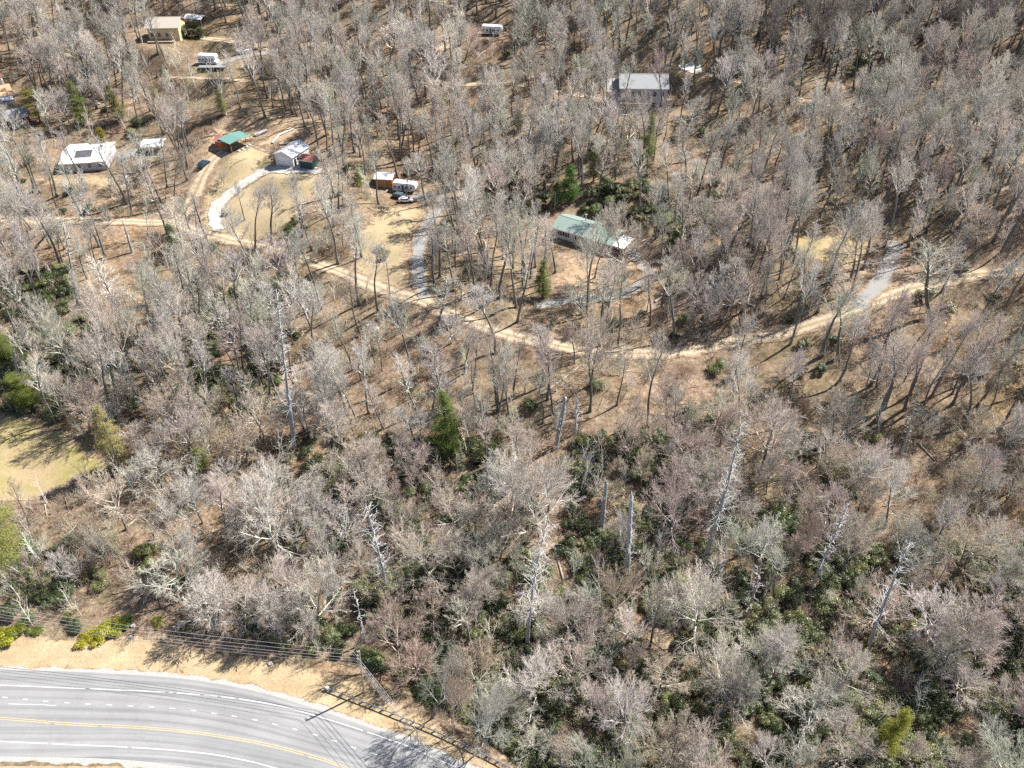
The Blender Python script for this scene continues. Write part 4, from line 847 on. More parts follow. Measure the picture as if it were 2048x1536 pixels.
ORD = ['', 'second', 'third', 'fourth', 'fifth', 'sixth', 'seventh', 'eighth', 'ninth', 'tenth', 'eleventh', 'twelfth', 'thirteenth', 'fourteenth', 'fifteenth', 'sixteenth', 'seventeenth', 'eighteenth', 'nineteenth', 'twentieth']
buckets = {}
for t in THINGS:
    o, words_, u, v = t; L = min(LM, key=lambda l: math.hypot(l[1]-u, l[2]-v)); dd = math.hypot(L[1]-u, L[2]-v)
    how = 'close to' if dd < 45 else dirword(u-L[1], v-L[2])
    if dd > 150: how = 'far ' + how
    buckets.setdefault((words_, how, L[0]), []).append((u, o))
for (w, how, lm), lst in buckets.items():
    lst.sort(key=lambda a: a[0]); n = len(lst)
    for i, (u, o) in enumerate(lst):
        if n == 1: s = f'{w} {how} {lm}'
        elif i == 0: s = f'{w} {how} {lm}, leftmost of {n}'
        elif i == n-1: s = f'{w} {how} {lm}, rightmost of {n}'
        else: s = f'{w} {how} {lm}, {ORD[i]} from left'
        s = s if len(s.split()) <= 16 else s.replace(f' of {n}', '').replace('far ', '').replace('  ', ' ').strip().replace('many stemmed', 'bushy')
        o['label'] = s

# ------------------------------------------------------------------ buildings
def roof_gable(w, d, hw, hr, over, th=.12):
    """two sloping slabs, ridge along x, local origin at floor centre"""
    out = []
    for s in (-1, 1):
        y1 = s*(d/2+over); zz = hw - over*hr/(d/2)
        pts = [(-w/2-over, 0, hw+hr), (-w/2-over, y1, zz), (-w/2-over, y1, zz+th), (-w/2-over, 0, hw+hr+th)]
        if s < 0: pts = pts[::-1]
        out.append(MB().poly(pts, (w+2*over, 0, 0)))
    return out
def window(parent, x, y, z, w, h, ax=0, frame='white_siding', glass='glass'):
    """window in a wall facing -y (ax=0) or +x (ax=1)"""
    f = MB(); g = MB(); t = .08
    if ax == 0:
        f.box(x-w/2-t, x+w/2+t, y-.07, y+.03, z+h, z+h+t).box(x-w/2-t, x+w/2+t, y-.07, y+.03, z-t, z).box(x-w/2-t, x-w/2, y-.07, y+.03, z, z+h).box(x+w/2, x+w/2+t, y-.07, y+.03, z, z+h).box(x-w/2, x+w/2, y-.05, y+.02, z+h/2-.03, z+h/2+.03); g.box(x-w/2, x+w/2, y-.025, y+.03, z, z+h)
    else:
        f.box(y-.03, y+.07, x-w/2-t, x+w/2+t, z+h, z+h+t).box(y-.03, y+.07, x-w/2-t, x+w/2+t, z-t, z).box(y-.03, y+.07, x-w/2-t, x-w/2, z, z+h).box(y-.03, y+.07, x+w/2, x+w/2+t, z, z+h); g.box(y-.03, y+.025, x-w/2, x+w/2, z, z+h)
    o = f.make('window', M[frame], parent); g.make('pane', M[glass], o); return o
def house(name, pl, pr, depth, hw, hr, wall, roof, label, cat='house', over=.45, ribs=False, base=1.2, inset=None):
    """front wall base runs between two measured ground points"""
    a = np.array(cast(*pl)); b = np.array(cast(*pr)); v = b[:2]-a[:2]; w = float(np.linalg.norm(v)); yaw = math.atan2(v[1], v[0]); nrm = np.array([-sin(yaw), cos(yaw)])
    c = (a[:2]+b[:2])/2 + nrm*depth/2; corners = [c + np.array([cos(yaw), sin(yaw)])*sx*w/2 + nrm*sy*depth/2 for sx in (-1, 1) for sy in (-1, 1)]; z = np.mean([h1(*q) for q in corners])+.25
    r = empty(name, (c[0], c[1], z), yaw); tag(r, label, cat)
    if wall:
        mb = MB().box(-w/2, w/2, -depth/2, depth/2, 0, hw); 
        for s in (-1, 1): mb.poly([(s*w/2 - (s > 0)*.15, -depth/2, hw), (s*w/2-(s > 0)*.15, depth/2, hw), (s*w/2-(s > 0)*.15, 0, hw+hr)], (.15, 0, 0))
        mb.make('wall', M[wall], r); MB().box(-w/2+.06, w/2-.06, -depth/2+.06, depth/2-.06, -base-1, 0).make('foundation', M['foundation'], r)
        k = MB()
        for zz in np.arange(.35, hw-.1, .35): k.box(-w/2-.012, w/2+.012, -depth/2-.012, -depth/2, zz, zz+.03).box(w/2, w/2+.012, -depth/2, depth/2, zz, zz+.03)
        k.make('siding_laps', M[wall], r)
    for q in roof_gable(w, depth, hw+.01, hr, over): q.make('roof', M[roof], r)
    MB().box(-w/2-over, w/2+over, -.12, .12, hw+hr+.10, hw+hr+.17).make('ridge_cap', M[roof], r)
    if ribs:
        k = MB(); sl = hr/(depth/2)
        for xx in np.arange(-w/2-over+.2, w/2+over, .9):
            for s in (-1, 1): k.poly([(xx, 0, hw+hr+.12), (xx, s*(depth/2+over), hw-over*sl+.12), (xx, s*(depth/2+over), hw-over*sl+.17), (xx, 0, hw+hr+.17)], (.05, 0, 0))
        k.make('roof_seams', M[roof], r)
    MB().box(-w/2-over, w/2+over, -depth/2-over-.04, -depth/2-over, hw-over*hr/(depth/2)-.12, hw-over*hr/(depth/2)+.1).make('fascia', M['white_siding'], r)
    return r, w, z
# green roofed house
r, w, z = house('house', (1106, 474), (1221, 508), 8.2, 2.9, 1.5, 'lilac_siding', 'green_metal', 'long pale grey house with a green metal roof', 'house', .5, True, 2.4)
for xx in (-.36, -.27, -.06, .19, .31, .42): window(r, xx*w, -4.1, 1.0, .9, 1.2)
sm = MB()
for xx in (-.36, -.27, -.06, .19, .31, .42):
    for s in (-1, 1): sm.box(xx*w+s*.72-.17, xx*w+s*.72+.17, -4.16, -4.1, 1.0, 2.2)
sm.make('shutters', M['black'], r)
MB().tube([(-w*.12, 2.0, 3.4), (-w*.12, 2.0, 5.6)], .16, 8).make('flue_pipe', M['galv'], r); MB().box(-w*.12-.28, -w*.12+.28, 1.72, 2.28, 5.6, 5.75).make('flue_cap', M['galv'], r)
MB().poly([(w/2+.5, -4.2, 2.7), (w/2+3.6, -4.2, 2.35), (w/2+3.6, -4.2, 2.45), (w/2+.5, -4.2, 2.8)], (0, 6.5, 0)).make('porch_roof', M['white_metal'], r)
MB().box(w/2+.02, w/2+3.5, -4.1, 2.2, -.25, -.05).make('porch_floor', M['deck'], r)
for xx, yv in ((.2, -4.0), (3.4, -4.0), (3.4, -1.0), (3.4, 2.1)): MB().box(w/2+xx-.07, w/2+xx+.07, yv-.07, yv+.07, -.05, 2.4).make('porch_post', M['white_siding'], r)
MB().box(w/2+.1, w/2+3.5, -4.12, -4.05, .75, .85).box(w/2+3.42, w/2+3.5, -4.1, 2.1, .75, .85).make('railing', M['white_siding'], r)
MB().box(w/2-3, w/2+3.4, -4.0, 2.0, -3.0, -.27).make('basement_wall', M['brick'], r)
MB().box(-w/2+1, w*.05, -7.6, -4.12, -.9, -.7).make('deck', M['deck'], r)
# two storey house
r, w, z = house('house', (1238, 221), (1330, 222), 9.5, 7.2, 2.6, 'grey_siding', 'grey_shingle', 'large two storey grey house with a grey roof seen through bare trees', 'house', .5)
for row, zz in ((0, 1.0), (1, 4.4)):
    for xx in (-.40, -.24, -.08, .08, .24, .40): window(r, xx*w, -4.75, zz, 1.1, 1.5)
MB().box(-w/2, w*.15, -7.4, -4.8, 2.9, 3.1).make('deck', M['deck'], r)
for xx in (-.48, -.25, 0, .14): MB().box(xx*w-.08, xx*w+.08, -7.3, -7.15, -2, 2.9).make('deck_post', M['deck'], r)
MB().box(-w/2-3.6, -w/2-.01, -3.5, 3.2, 0, 5.4).make('side_wing', M['grey_siding'], r)
MB().poly([(-w/2-4, -4.1, 5.3), (-w/2-4, 3.6, 6.9), (-w/2-4, 3.6, 7.05), (-w/2-4, -4.1, 5.45)], (3.9, 0, 0)).make('wing_roof', M['grey_shingle'], r)
MB().box(-w*.46, -w*.30, -9.2, -8.6, -1, .1).make('patio_table', M['white_siding'], r)
# white roofed home
r, w, z = house('mobile_home', (128, 346), (216, 340), 13.0, 2.7, 1.2, 'grey_siding', 'white_metal', 'single storey home with a wide white metal roof and one dark patch', 'house', .5, True)
for xx in (-.38, -.12, .12, .36): window(r, xx*w, -6.5, .9, 1.0, 1.1)
MB().poly([(-w*.22, -4.4, 2.7+2.1*1.2/6.5+.19), (-w*.22, -.8, 2.7+5.7*1.2/6.5+.19), (-w*.22, -.8, 2.7+5.7*1.2/6.5+.24), (-w*.22, -4.4, 2.7+2.1*1.2/6.5+.24)], (w*.38, 0, 0)).make('roof_patch', M['dark_shingle'], r)
MB().box(w*.28, w*.28+.8, 1.4, 2.0, 3.1, 4.1).make('roof_vent', M['dark_shingle'], r)
# white carport
def canopy(name, pc, w, d, h, yaw, roof, label, pitch=.5, cat='carport'):
    x, y, z = cast(*pc); r = empty(name, (x, y, z+.05), yaw); tag(r, label, cat)
    for q in roof_gable(w, d, h, pitch, .3, .08): q.make('roof', M[roof], r)
    k = MB()
    for xx in np.arange(-w/2-.2, w/2+.3, .7):
        for s in (-1, 1): k.poly([(xx, 0, h+pitch+.08), (xx, s*(d/2+.3), h-.3*pitch/(d/2)+.08), (xx, s*(d/2+.3), h-.3*pitch/(d/2)+.12), (xx, 0, h+pitch+.12)], (.05, 0, 0))
    k.make('roof_seams', M[roof], r)
    for sx in (-1, 0, 1):
        for sy in (-1, 1): MB().box(sx*w*.47-.07, sx*w*.47+.07, sy*d*.47-.07, sy*d*.47+.07, -.6, h+.02).make('post', M['galv'] if roof == 'white_metal' else M['deck'], r)
    for sy in (-1, 1): MB().box(-w/2, w/2, sy*d*.47-.06, sy*d*.47+.06, h-.2, h-.02).make('beam', M['deck'], r)
    return r
canopy('carport', (311, 302), 6.2, 5.4, 2.6, .12, 'white_metal', 'small open carport with a bright white metal roof')
canopy('pavilion', (474, 294), 5.4, 7.5, 3.0, -.7, 'teal_metal', 'open shelter with a teal green roof on wooden posts', .4, 'shelter')
r, w, z = house('red_shed', (433, 300), (452, 299), 3.6, 2.2, .6, 'red_shed', 'redbrown', 'small rusty red shed beside the teal roofed shelter', 'shed', .2)
MB().box(-.5, .5, -1.88, -1.81, 0, 1.9).make('door', M['orange_wood'], r)
# white garage, ridge running away from the camera
a = np.array(cast(553, 331)); b = np.array(cast(588, 335)); v = b[:2]-a[:2]; gw = float(np.linalg.norm(v)); yaw = math.atan2(v[1], v[0])
def gable_building(name, a, v, gw, yaw, dep, hw, hr, wall, roof, label, cat, over=.35):
    yaw2 = yaw; nrm = np.array([-sin(yaw), cos(yaw)]); c = a[:2]+v/2+nrm*dep/2; z = h1(*c)+.15
    r = empty(name, (c[0], c[1], z), yaw+pi/2); tag(r, label, cat)     # local x runs back
    MB().box(-dep/2, dep/2, -gw/2, gw/2, -1.5, hw).poly([(-dep/2, -gw/2, hw), (-dep/2, gw/2, hw), (-dep/2, 0, hw+hr)], (.15, 0, 0)).poly([(dep/2-.15, -gw/2, hw), (dep/2-.15, gw/2, hw), (dep/2-.15, 0, hw+hr)], (.15, 0, 0)).make('wall', M[wall], r)
    for q in roof_gable(dep, gw, hw+.01, hr, over): q.make('roof', M[roof], r)
    k = MB(); sl = hr/(gw/2)
    for xx in np.arange(-dep/2-over+.2, dep/2+over, .8):
        for s in (-1, 1): k.poly([(xx, 0, hw+hr+.12), (xx, s*(gw/2+over), hw-over*sl+.12), (xx, s*(gw/2+over), hw-over*sl+.16), (xx, 0, hw+hr+.16)], (.04, 0, 0))
    k.make('roof_seams', M[roof], r)
    return r
dep = 8.5
r = gable_building('garage', a, v, gw, yaw, dep, 3.0, 1.3, 'white_siding', 'white_metal', 'white metal garage with a bright white gable roof and open side door', 'garage')
MB().box(-dep/2-.05, -dep/2-.0, -gw*.30, gw*.30, 0, 2.6).make('garage_door', M['white_metal'], r)
MB().box(-dep/2+.6, -dep/2+1.5, -gw/2-.06, -gw/2-.01, 0, 2.1).make('door', M['black'], r)
k = MB().box(-dep/2+2.0, -dep/2+2.9, -gw/2-.05, -gw/2, 1.3, 2.0).make('window', M['glass'], r)
r, w, z = house('shed', (601, 337), (626, 340), 4.2, 2.5, .7, 'green_siding', 'redbrown', 'dark green shed with a red brown roof beside the white garage', 'shed', .25)
MB().box(-.5, .5, -2.18, -2.11, 0, 2).make('door', M['green_siding'], r)
# orange shed
r, w, z = house('shed', (752, 373), (785, 377), 3.8, 2.5, .5, 'orange_wood', 'white_metal', 'orange wooden shed with a pale metal roof beside the camper', 'shed', .4, True)
MB().box(-.6, .6, -1.98, -1.91, 0, 2).make('door', M['deck'], r)
# campers
def camper(name, pl, pr, wid, ht, label, stripes=True, cab=False):
    a = np.array(cast(*pl)); b = np.array(cast(*pr)); v = b[:2]-a[:2]; L = float(np.linalg.norm(v)); yaw = math.atan2(v[1], v[0]); nrm = np.array([-sin(yaw), cos(yaw)]); c = (a[:2]+b[:2])/2+nrm*wid/2; z = h1(*c)+.05
    r = empty(name, (c[0], c[1], z), yaw); tag(r, label, 'motorhome' if cab else 'camper')
    prof = [(-L/2, 0, .55), (L/2-1.6, 0, .55), (L/2-.2, 0, 1.25), (L/2, 0, 1.9), (L/2-.15, 0, ht-.35), (L/2-.6, 0, ht), (-L/2+.25, 0, ht), (-L/2, 0, ht-.25)]
    if cab: prof = [(-L/2, 0, .55), (L/2, 0, .55), (L/2+.05, 0, 1.2), (L/2-.9, 0, 1.55), (L/2-1.1, 0, 1.9), (L/2-.1, 0, 2.2), (L/2-.3, 0, ht), (-L/2+.2, 0, ht), (-L/2, 0, ht-.2)]
    MB().poly([(p[0], -wid/2, p[2]) for p in prof], (0, wid, 0)).make('body', M['white_metal'], r, bevel=.08)
    for (xx, ww, zz, hh) in ((-.40, .9, 1.5, .6), (-.22, .7, 1.5, .6), (.10, 1.1, 1.5, .65), (.30, .6, 1.6, .5)):
        o = MB().box(xx*L-ww/2, xx*L+ww/2, -wid/2-.03, -wid/2+.02, zz, zz+hh).make('window', M['glass'], r)
    d_ = MB().box(-.06*L-.35, -.06*L+.35, -wid/2-.03, -wid/2+.02, .7, 2.5).make('door', M['cargrey'], r)
    if stripes: MB().box(-L*.48, L*.30, -wid/2-.02, -wid/2+.01, 1.12, 1.3).make('stripe', M['stripe'], r)
    for xx in (-.18, -.08) if not cab else (-.28, .36):
        for s in (-1, 1): MB().tube([(xx*L, s*(wid/2-.02), .38), (xx*L, s*(wid/2-.3), .38)], .38, 14).make('wheel', M['black'], r)
    MB().box(-L*.1, L*.02, -.4, .4, ht+.003, ht+.25).make('roof_air_conditioner', M['white_siding'], r, bevel=.05)
    MB().box(L*.2, L*.2+.5, -.3, .3, ht+.003, ht+.12).make('roof_vent', M['white_siding'], r)
    if not cab: MB().tube([(L/2-1.4, -.7, .55), (L/2+1.0, 0, .5)], .05, 6).tube([(L/2-1.4, .7, .55), (L/2+1.0, 0, .5)], .05, 6).make('hitch', M['black'], r)
    return r
camper('camper_trailer', (786, 383), (832, 389), 2.5, 3.1, 'cream camper trailer parked beside the orange shed')
camper('camper_trailer', (963, 71), (1004, 73), 2.5, 3.2, 'white camper trailer with blue stripe among trees at the top')
camper('motorhome', (398, 130), (434, 131), 2.5, 3.2, 'white motorhome parked on the clay cut in the upper left', cab=True)
x, y, z = cast(425, 137); r = empty('flatbed_trailer', (x, y, z+.1), .02); tag(r, 'long low flatbed trailer in front of the motorhome', 'trailer')
MB().box(-4.5, 4.5, -1.1, 1.1, .5, .65).make('bed', M['galv'], r); 
for xx in (-1, .2):
    for s in (-1, 1): MB().tube([(xx, s*1.12, .32), (xx, s*1.35, .32)], .32, 12).make('wheel', M['black'], r)
MB().tube([(4.5, 0, .55), (6.0, 0, .5)], .07, 6).make('hitch', M['black'], r)
x, y, z = cast(488, 108); r = empty('boat', (x, y, z+.3), .25); tag(r, 'small white boat on a trailer beside the gravel track', 'boat')
mb = MB(); n_ = 7; secs = [(-2.6, .95, .9), (-1.2, 1.0, .95), (.4, .95, 1.0), (1.6, .7, 1.1), (2.6, .3, 1.2), (3.1, .03, 1.28)]
for (xx, hw_, top) in secs: mb.v += [(xx, -hw_, top), (xx, -hw_*.75, .45), (xx, 0, .25), (xx, hw_*.75, .45), (xx, hw_, top), (xx, hw_*.8, top-.05), (xx, 0, top-.45+.3*(xx > 1)), (xx, -hw_*.8, top-.05)]
for i in range(5):
    for j in range(8): mb.f.append((i*8+j, i*8+(j+1) % 8, (i+1)*8+(j+1) % 8, (i+1)*8+j))
mb.f += [tuple(range(8)), tuple(range(47, 39, -1))]
mb.make('hull', M['white_metal'], r); MB().box(-.1, 0, -.5, .5, .95, 1.5).make('windscreen', M['glass'], r); MB().box(-2.9, -2.55, -.25, .25, .4, 1.4).make('outboard_motor', M['black'], r)
for s in (-1, 1): MB().tube([(-.6, s*.9, .05), (-.6, s*1.1, .05)], .32, 12).make('wheel', M['black'], r)
# tan house
r, w, z = house('house', (300, 82), (362, 82), 8.5, 4.4, 2.0, 'cream', 'tan_shingle', 'tan roofed house with a cream gable wall at the upper left', 'house', .6, False, 3)
for xx in (-.38, -.15, .1): window(r, xx*w, -4.25, 1.2, 1.1, 1.3)
window(r, -1.6, w/2, 1.2, 1.1, 1.3, 1); window(r, 1.6, w/2, 1.2, 1.1, 1.3, 1)
MB().box(-w/2, w*.35, -7.2, -4.3, .2, .4).make('deck', M['deck'], r)
for xx in (-.48, -.2, .1, .33): MB().box(xx*w-.08, xx*w+.08, -7.1, -6.95, -3.2, .2).make('deck_post', M['deck'], r)
MB().box(w/2-.15-2, w/2+.12, -4.4, 4.4, -3.4, 0).make('lower_wall', M['white_siding'], r)
x, y, z = cast(392, 48); r = empty('carport', (x, y, z), -.3); tag(r, 'curved white metal carport behind the tan house', 'carport')
mb = MB(); mb.poly([(-3, -2.2, 2.4), (-3, -1.2, 3.0), (-3, 0, 3.2), (-3, 1.2, 3.0), (-3, 2.2, 2.4), (-3, 2.1, 2.35), (-3, 0, 3.1), (-3, -2.1, 2.35)], (7, 0, 0)).make('roof', M['white_metal'], r)
for sx in (-2.9, .5, 3.9):
    for s in (-1, 1): MB().box(sx-.05, sx+.05, s*2.15-.05, s*2.15+.05, -.5, 2.42).make('post', M['galv'], r)
# houses at the left edge
r, w, z = house('house', (-50, 222), (34, 213), 8.5, 3.0, 1.8, 'grey_siding', 'orange_shingle', 'house with an orange tan roof cut by the left edge', 'house', .5)
for xx in (-.3, 0, .25): window(r, xx*w, -4.25, .9, 1.0, 1.2)
MB().poly([(w*.18, -6.6, 2.0), (w*.18, -4.3, 2.5), (w*.18, -4.3, 2.58), (w*.18, -6.6, 2.08)], (w*.30, 0, 0)).make('awning', M['white_metal'], r)
for xx in (.19, .47): MB().box(xx*w-.05, xx*w+.05, -6.5, -6.4, -.6, 2.05).make('awning_post', M['white_siding'], r)
r, w, z = house('house', (22, 257), (64, 247), 7.0, 2.8, 1.4, 'red_wood', 'grey_shingle', 'dark red house with a weathered grey roof at the left edge', 'house', .7)
window(r, .05*w, -3.5, 1.0, .9, 1.1); MB().box(w*.3-.05, w*.3+.05, -3.62, -3.5, 0, 2.8).box(-w/2-.02, -w/2+.1, -3.62, -3.5, 0, 2.8).make('corner_trim', M['white_siding'], r)
r, w, z = house('outbuilding', (-40, 184), (12, 182), 5, 2.4, 1.2, 'white_siding', 'redbrown', 'small brown roofed outbuilding behind the orange roofed house', 'shed', .3)
# vehicles
def car(name, p, yaw, paint, label, L=4.6, cat='car'):
    x, y, z = cast(*p); r = empty(name, (x, y, z+.12), yaw); tag(r, label, cat)
    prof = [(-L/2, .35), (L/2, .35), (L/2, .72), (L/2-.9, .92), (L/2-1.55, 1.42), (-L/2+1.1, 1.45), (-L/2+.25, .98), (-L/2, .85)]
    MB().poly([(a, -.88, b) for a, b in prof], (0, 1.76, 0)).make('body', M[paint], r, bevel=.07)
    gl = [(L/2-1.0, .95), (L/2-1.6, 1.37), (-L/2+1.15, 1.39), (-L/2+.45, 1.0)]
    MB().poly([(a, -.90, b) for a, b in gl], (0, 1.80, 0)).make('window', M['glass'], r)
    MB().poly([(L/2-1.52, -.75, 1.40), (L/2-.93, -.75, .95), (L/2-.90, -.75, .97), (L/2-1.49, -.75, 1.43)], (0, 1.5, 0)).make('windscreen', M['glass'], r)
    for xx in (-L/2+.85, L/2-.85):
        for s in (-1, 1): MB().tube([(xx, s*.72, .33), (xx, s*.92, .33)], .33, 14).make('wheel', M['black'], r)
    for s in (-1, 1): MB().box(L/2-.02, L/2+.03, s*.6-.16, s*.6+.16, .55, .7).make('headlight', M['white_metal'], r)
    return r
car('parked_car', (800, 396), -.35, 'cargrey', 'dark grey car parked in front of the camper trailer')
car('parked_car', (990, 416), .9, 'carblue', 'dark blue car in shade under trees left of the green roofed house')
car('parked_car', (408, 332), 1.2, 'carblue', 'dark car beside the dirt track below the teal roofed shelter')
car('parked_car', (812, 404), .1, 'white_metal', 'white car at the edge of the gravel pad', 4.2)
x, y, z = cast(450, 432); r = empty('utility_cart', (x, y, z+.1), .4); tag(r, 'small dark utility cart standing on the lawn', 'cart')
MB().box(-.8, .8, -.45, .45, .35, .6).box(-.8, -.1, -.45, .45, .6, .85).make('body', M['carblue'], r, bevel=.05); MB().box(-.35, .25, -.3, .3, .75, .95).make('seat', M['black'], r); MB().tube([(.4, 0, .6), (.25, 0, 1.1)], .03, 6).make('steering_column', M['black'], r)
for xx in (-.6, .6):
    for s in (-1, 1): MB().tube([(xx, s*.4, .27), (xx, s*.62, .27)], .28, 12).make('wheel', M['black'], r)
# ------------------------------------------------------------------ pipes, logs, rocks
def rod(name, p1, p2, rad, mat, label, cat, lift=.3, mid=None):
    A = np.array(cast(*p1)); B = np.array(cast(*p2)); pts = [A]
    if mid: pts.append(np.array(cast(*mid)))
    pts.append(B); pts = [tuple(np.add(p, (0, 0, lift))) for p in pts]; c = np.mean(pts, axis=0)
    o = MB().tube([tuple(np.subtract(p, c)) for p in pts], [rad]*(len(pts)-1)+[rad*.75], 9).make(name, M[mat], None, tuple(c), smooth=False); tag(o, label, cat); return o
rod('culvert_pipe', (511, 273), (534, 263), .55, 'white_metal', 'thick white pipe lying on the clay bank', 'pipe', .5)
rod('culvert_pipe', (545, 287), (588, 259), .28, 'white_metal', 'long bent white pipe at the foot of the dark bank', 'pipe', .3, (558, 272))
for j, (p1, p2, rr, lab) in enumerate([((1310, 605), (1372, 560), .28, 'pale fallen log beside the house driveway'), ((1085, 790), (1162, 732), .32, 'dark fallen trunk on open leaves right of centre'), ((1285, 1085), (1330, 1040), .25, 'fallen log behind the second broken snag'), ((300, 890), (345, 885), .3, 'white fallen limb under the bent white tree'),
        ((1110, 1100), (1135, 1190), .22, 'slanting tan fallen trunk right of the drooping dead tree'), ((1152, 1120), (1162, 1235), .24, 'straight tan fallen trunk at lower centre'), ((560, 290), (605, 283), .3, 'log at the head of the log pile'), ((1835, 885), (1868, 920), .16, 'thin fallen log near the leaning dead tree'), ((655, 845), (662, 905), .25, 'short brown log right of the tallest dead tree'), ((1395, 940), (1415, 880), .25, 'broken brown trunk leaning left of the shaggy dead tree')]):
    o = rod('fallen_log', p1, p2, rr, 'polew', lab, 'log', rr*.8)
def rock(p, s, label, group=None):
    x, y, z = cast(*p); rng = np.random.default_rng(int(p[0]*7+p[1])); import bmesh
    bm = bmesh.new(); bmesh.ops.create_icosphere(bm, subdivisions=2, radius=s)
    for v_ in bm.verts: v_.co *= 1+rng.uniform(-.22, .22); v_.co.z *= .65
    me = bpy.data.meshes.new('rock'); bm.to_mesh(me); bm.free(); me.materials.append(M['stone']); o = link('rock', me, None, (x, y, z+s*.3)); tag(o, label, 'rock', group)
for p, s, lab in [((736, 652), .8, 'left pale rock of the roadside pair'), ((752, 660), .9, 'larger right rock of the roadside pair'), ((266, 1252), .5, 'grey rock behind the verge right of the yellow shrubs'), ((262, 1275), .4, 'small rock at the upper edge of the verge'), ((541, 1328), .45, 'white stone on the verge above the highway curve'), ((768, 415), .5, 'small rock on the slope below the parking pad'), ((800, 430), .45, 'dark stone on the dry slope left of the driveway')]: rock(p, s, lab)
# stone edging beside the shelter
for j, p in enumerate([(478, 303), (486, 299), (494, 295), (500, 291)]): rock(p, .55, ['first', 'second', 'third', 'last'][j]+' stone from the left of the row beside the teal shelter', 'stones beside the shelter')
# round clipped shrubs along the garage drive
for j, p in enumerate([(531, 352), (518, 360), (506, 368), (497, 374), (474, 391)]):
    x, y, z = cast(*p); r = plant('clipped_shrub', [('foliage', BRUSH[j % 4])], (x, y, z), j, (.5, .5, .55 if j else .85), [(.34, .24, .15)], ['tallest', 'second', 'third', 'fourth', 'last'][j]+' brown clipped shrub going down the garage driveway', 'shrub', 'shrubs along the garage driveway')

# ------------------------------------------------------------------ guardrail
GR = [(655, 1380), (690, 1394), (740, 1413), (800, 1437), (870, 1466), (940, 1499), (1010, 1534), (1100, 1585), (1200, 1650)]
G2 = smooth_path([onplane(*p) for p in GR], .5); s_ = np.concatenate([[0], np.cumsum(np.linalg.norm(np.diff(G2, axis=0), axis=1))]); tot = s_[-1]
def gp(s): return np.array([np.interp(s, s_, G2[:, 0]), np.interp(s, s_, G2[:, 1])])
c0 = G2[0]; r = empty('guardrail', (c0[0], c0[1], 0)); tag(r, 'galvanised steel guardrail curving beside the highway', 'guardrail')
prof = [(0, .46), (.07, .50), (.07, .56), (0, .60), (0, .64), (.07, .68), (.07, .74), (0, .78), (-.025, .78), (.045, .735), (.045, .69), (-.025, .64), (-.025, .60), (.045, .555), (.045, .505), (-.025, .46)]
mb = MB(); ss = np.arange(.4, tot, 1.0); m_ = len(prof)
for i, s in enumerate(ss):
    p = gp(s); t = gp(s+.3)-gp(s-.3); t /= np.linalg.norm(t); nn = np.array([-t[1], t[0]])*-1
    for a_, z_ in prof: mb.v.append((p[0]+nn[0]*a_-c0[0], p[1]+nn[1]*a_-c0[1], z_+.1))
for i in range(len(ss)-1):
    for j in range(m_): mb.f.append((i*m_+j, i*m_+(j+1) % m_, (i+1)*m_+(j+1) % m_, (i+1)*m_+j))
mb.f += [tuple(range(m_)), tuple(range((len(ss)-1)*m_, len(ss)*m_))[::-1]]; mb.make('rail', M['galv'], r)
pm = None; bm_ = None
for s in np.arange(.9, tot, 1.905):
    p = gp(s); t = gp(s+.3)-gp(s-.3); ya = math.atan2(t[1], t[0]); 
    if pm is None:
        o = MB().box(-.08, .08, .16, .36, -.4, .86).make('post', M['postw'], r); bo = MB().box(-.07, .07, .0, .16, .5, .84).make('block', M['postw'], o); pm, bm_ = o.data, bo.data
    else: o = link('post', pm, r); bo = link('block', bm_, o)
    o.location = (p[0]-c0[0], p[1]-c0[1], 0); o.rotation_euler = (0, 0, ya)
t = gp(.6)-gp(0); ya = math.atan2(t[1], t[0]); o = MB().box(-.25, .35, -.22, .22, .35, .95).make('end_terminal', M['white_metal'], r, bevel=.05); o.rotation_euler = (0, 0, ya)

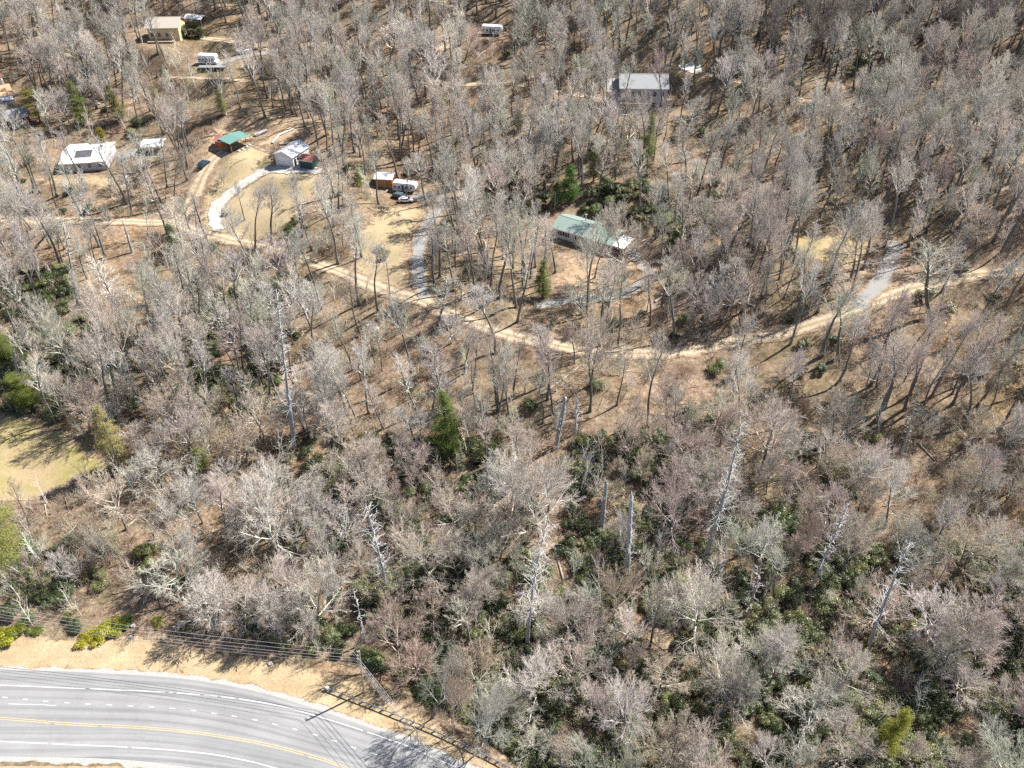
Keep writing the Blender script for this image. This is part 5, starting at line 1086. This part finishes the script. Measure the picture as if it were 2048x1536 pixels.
# ------------------------------------------------------------------ utility poles and wires
UPG = 'wooden utility poles'
def upole(tp, bp, rad, label, arms=True):
    x, y, z = cast(*bp); hg, dx = height_for(x, y, z, *tp); r = empty('utility_pole', (x, y, z)); tag(r, label, 'utility pole', UPG)
    MB().tube([(0, 0, -.8), (0, 0, hg*.5), (0, 0, hg)], [rad, rad*.85, rad*.65], 12).make('pole', M['polew'], r)
    if arms:
        for q, zz in enumerate((hg-.5, hg-1.6, hg-2.6)):
            o = MB().tube([(0, 0, zz), (-.25, .12, zz+.05), (-.38, .15, zz+.1)], .05, 6).make('bracket', M['insul'], r); MB().tube([(-.38, .15, zz+.1), (-.38, .15, zz+.3)], [.10, .06], 8).make('insulator', M['insul'], o)
    lean_matrix(r, dx, hg); return np.array([x, y, z]), hg
P1, h_1 = upole((718, 1302), (728, 1385), .19, 'wooden utility pole standing on the verge above the guardrail')
upole((773, 522), (781, 596), .15, 'pale utility pole beside the dirt road', False)
upole((911, 573), (912, 632), .13, 'shorter utility pole in the dark gap right of the driveway', False)
upole((512, 38), (516, 62), .15, 'far utility pole at the top left', False)
upole((1142, 150), (1143, 172), .13, 'far utility pole left of the two storey house', False)
upole((298, 1), (300, 30), .13, 'pale pole near the top edge above the tan house', False)
def wire(A, B, sag, rad, n=24):
    t = np.linspace(0, 1, n); P = np.array(A)[None]*(1-t)[:, None]+np.array(B)[None]*t[:, None]; P[:, 2] -= sag*4*t*(1-t); return P
top = P1 + np.array([-.1, 0, h_1])
for j, (dz, mat) in enumerate(((-.05, 'wire'), (-1.2, 'wire'), (-2.2, 'wire'), (-3.0, 'wire_dark'), (-3.8, 'wire_dark'))):
    a_ = top + np.array([-.3, .1, dz]); Lp = a_ + np.array([-80, 11.0, 1.5]); Rp = a_ + np.array([34, -38, -1.0+.2*j])
    pts = np.vstack([wire(Lp, a_, 1.6+.15*j, .02), wire(a_, Rp, 1.0, .02)[1:]]); c = a_
    o = MB().tube([tuple(p-c) for p in pts], .022 if j < 3 else .03, 5).make('power_line', M[mat], None, tuple(c))
    tag(o, ['topmost', 'second highest', 'middle', 'fourth', 'lowest'][j]+' wire strung from the roadside utility pole', 'wire', 'wires on the roadside pole')
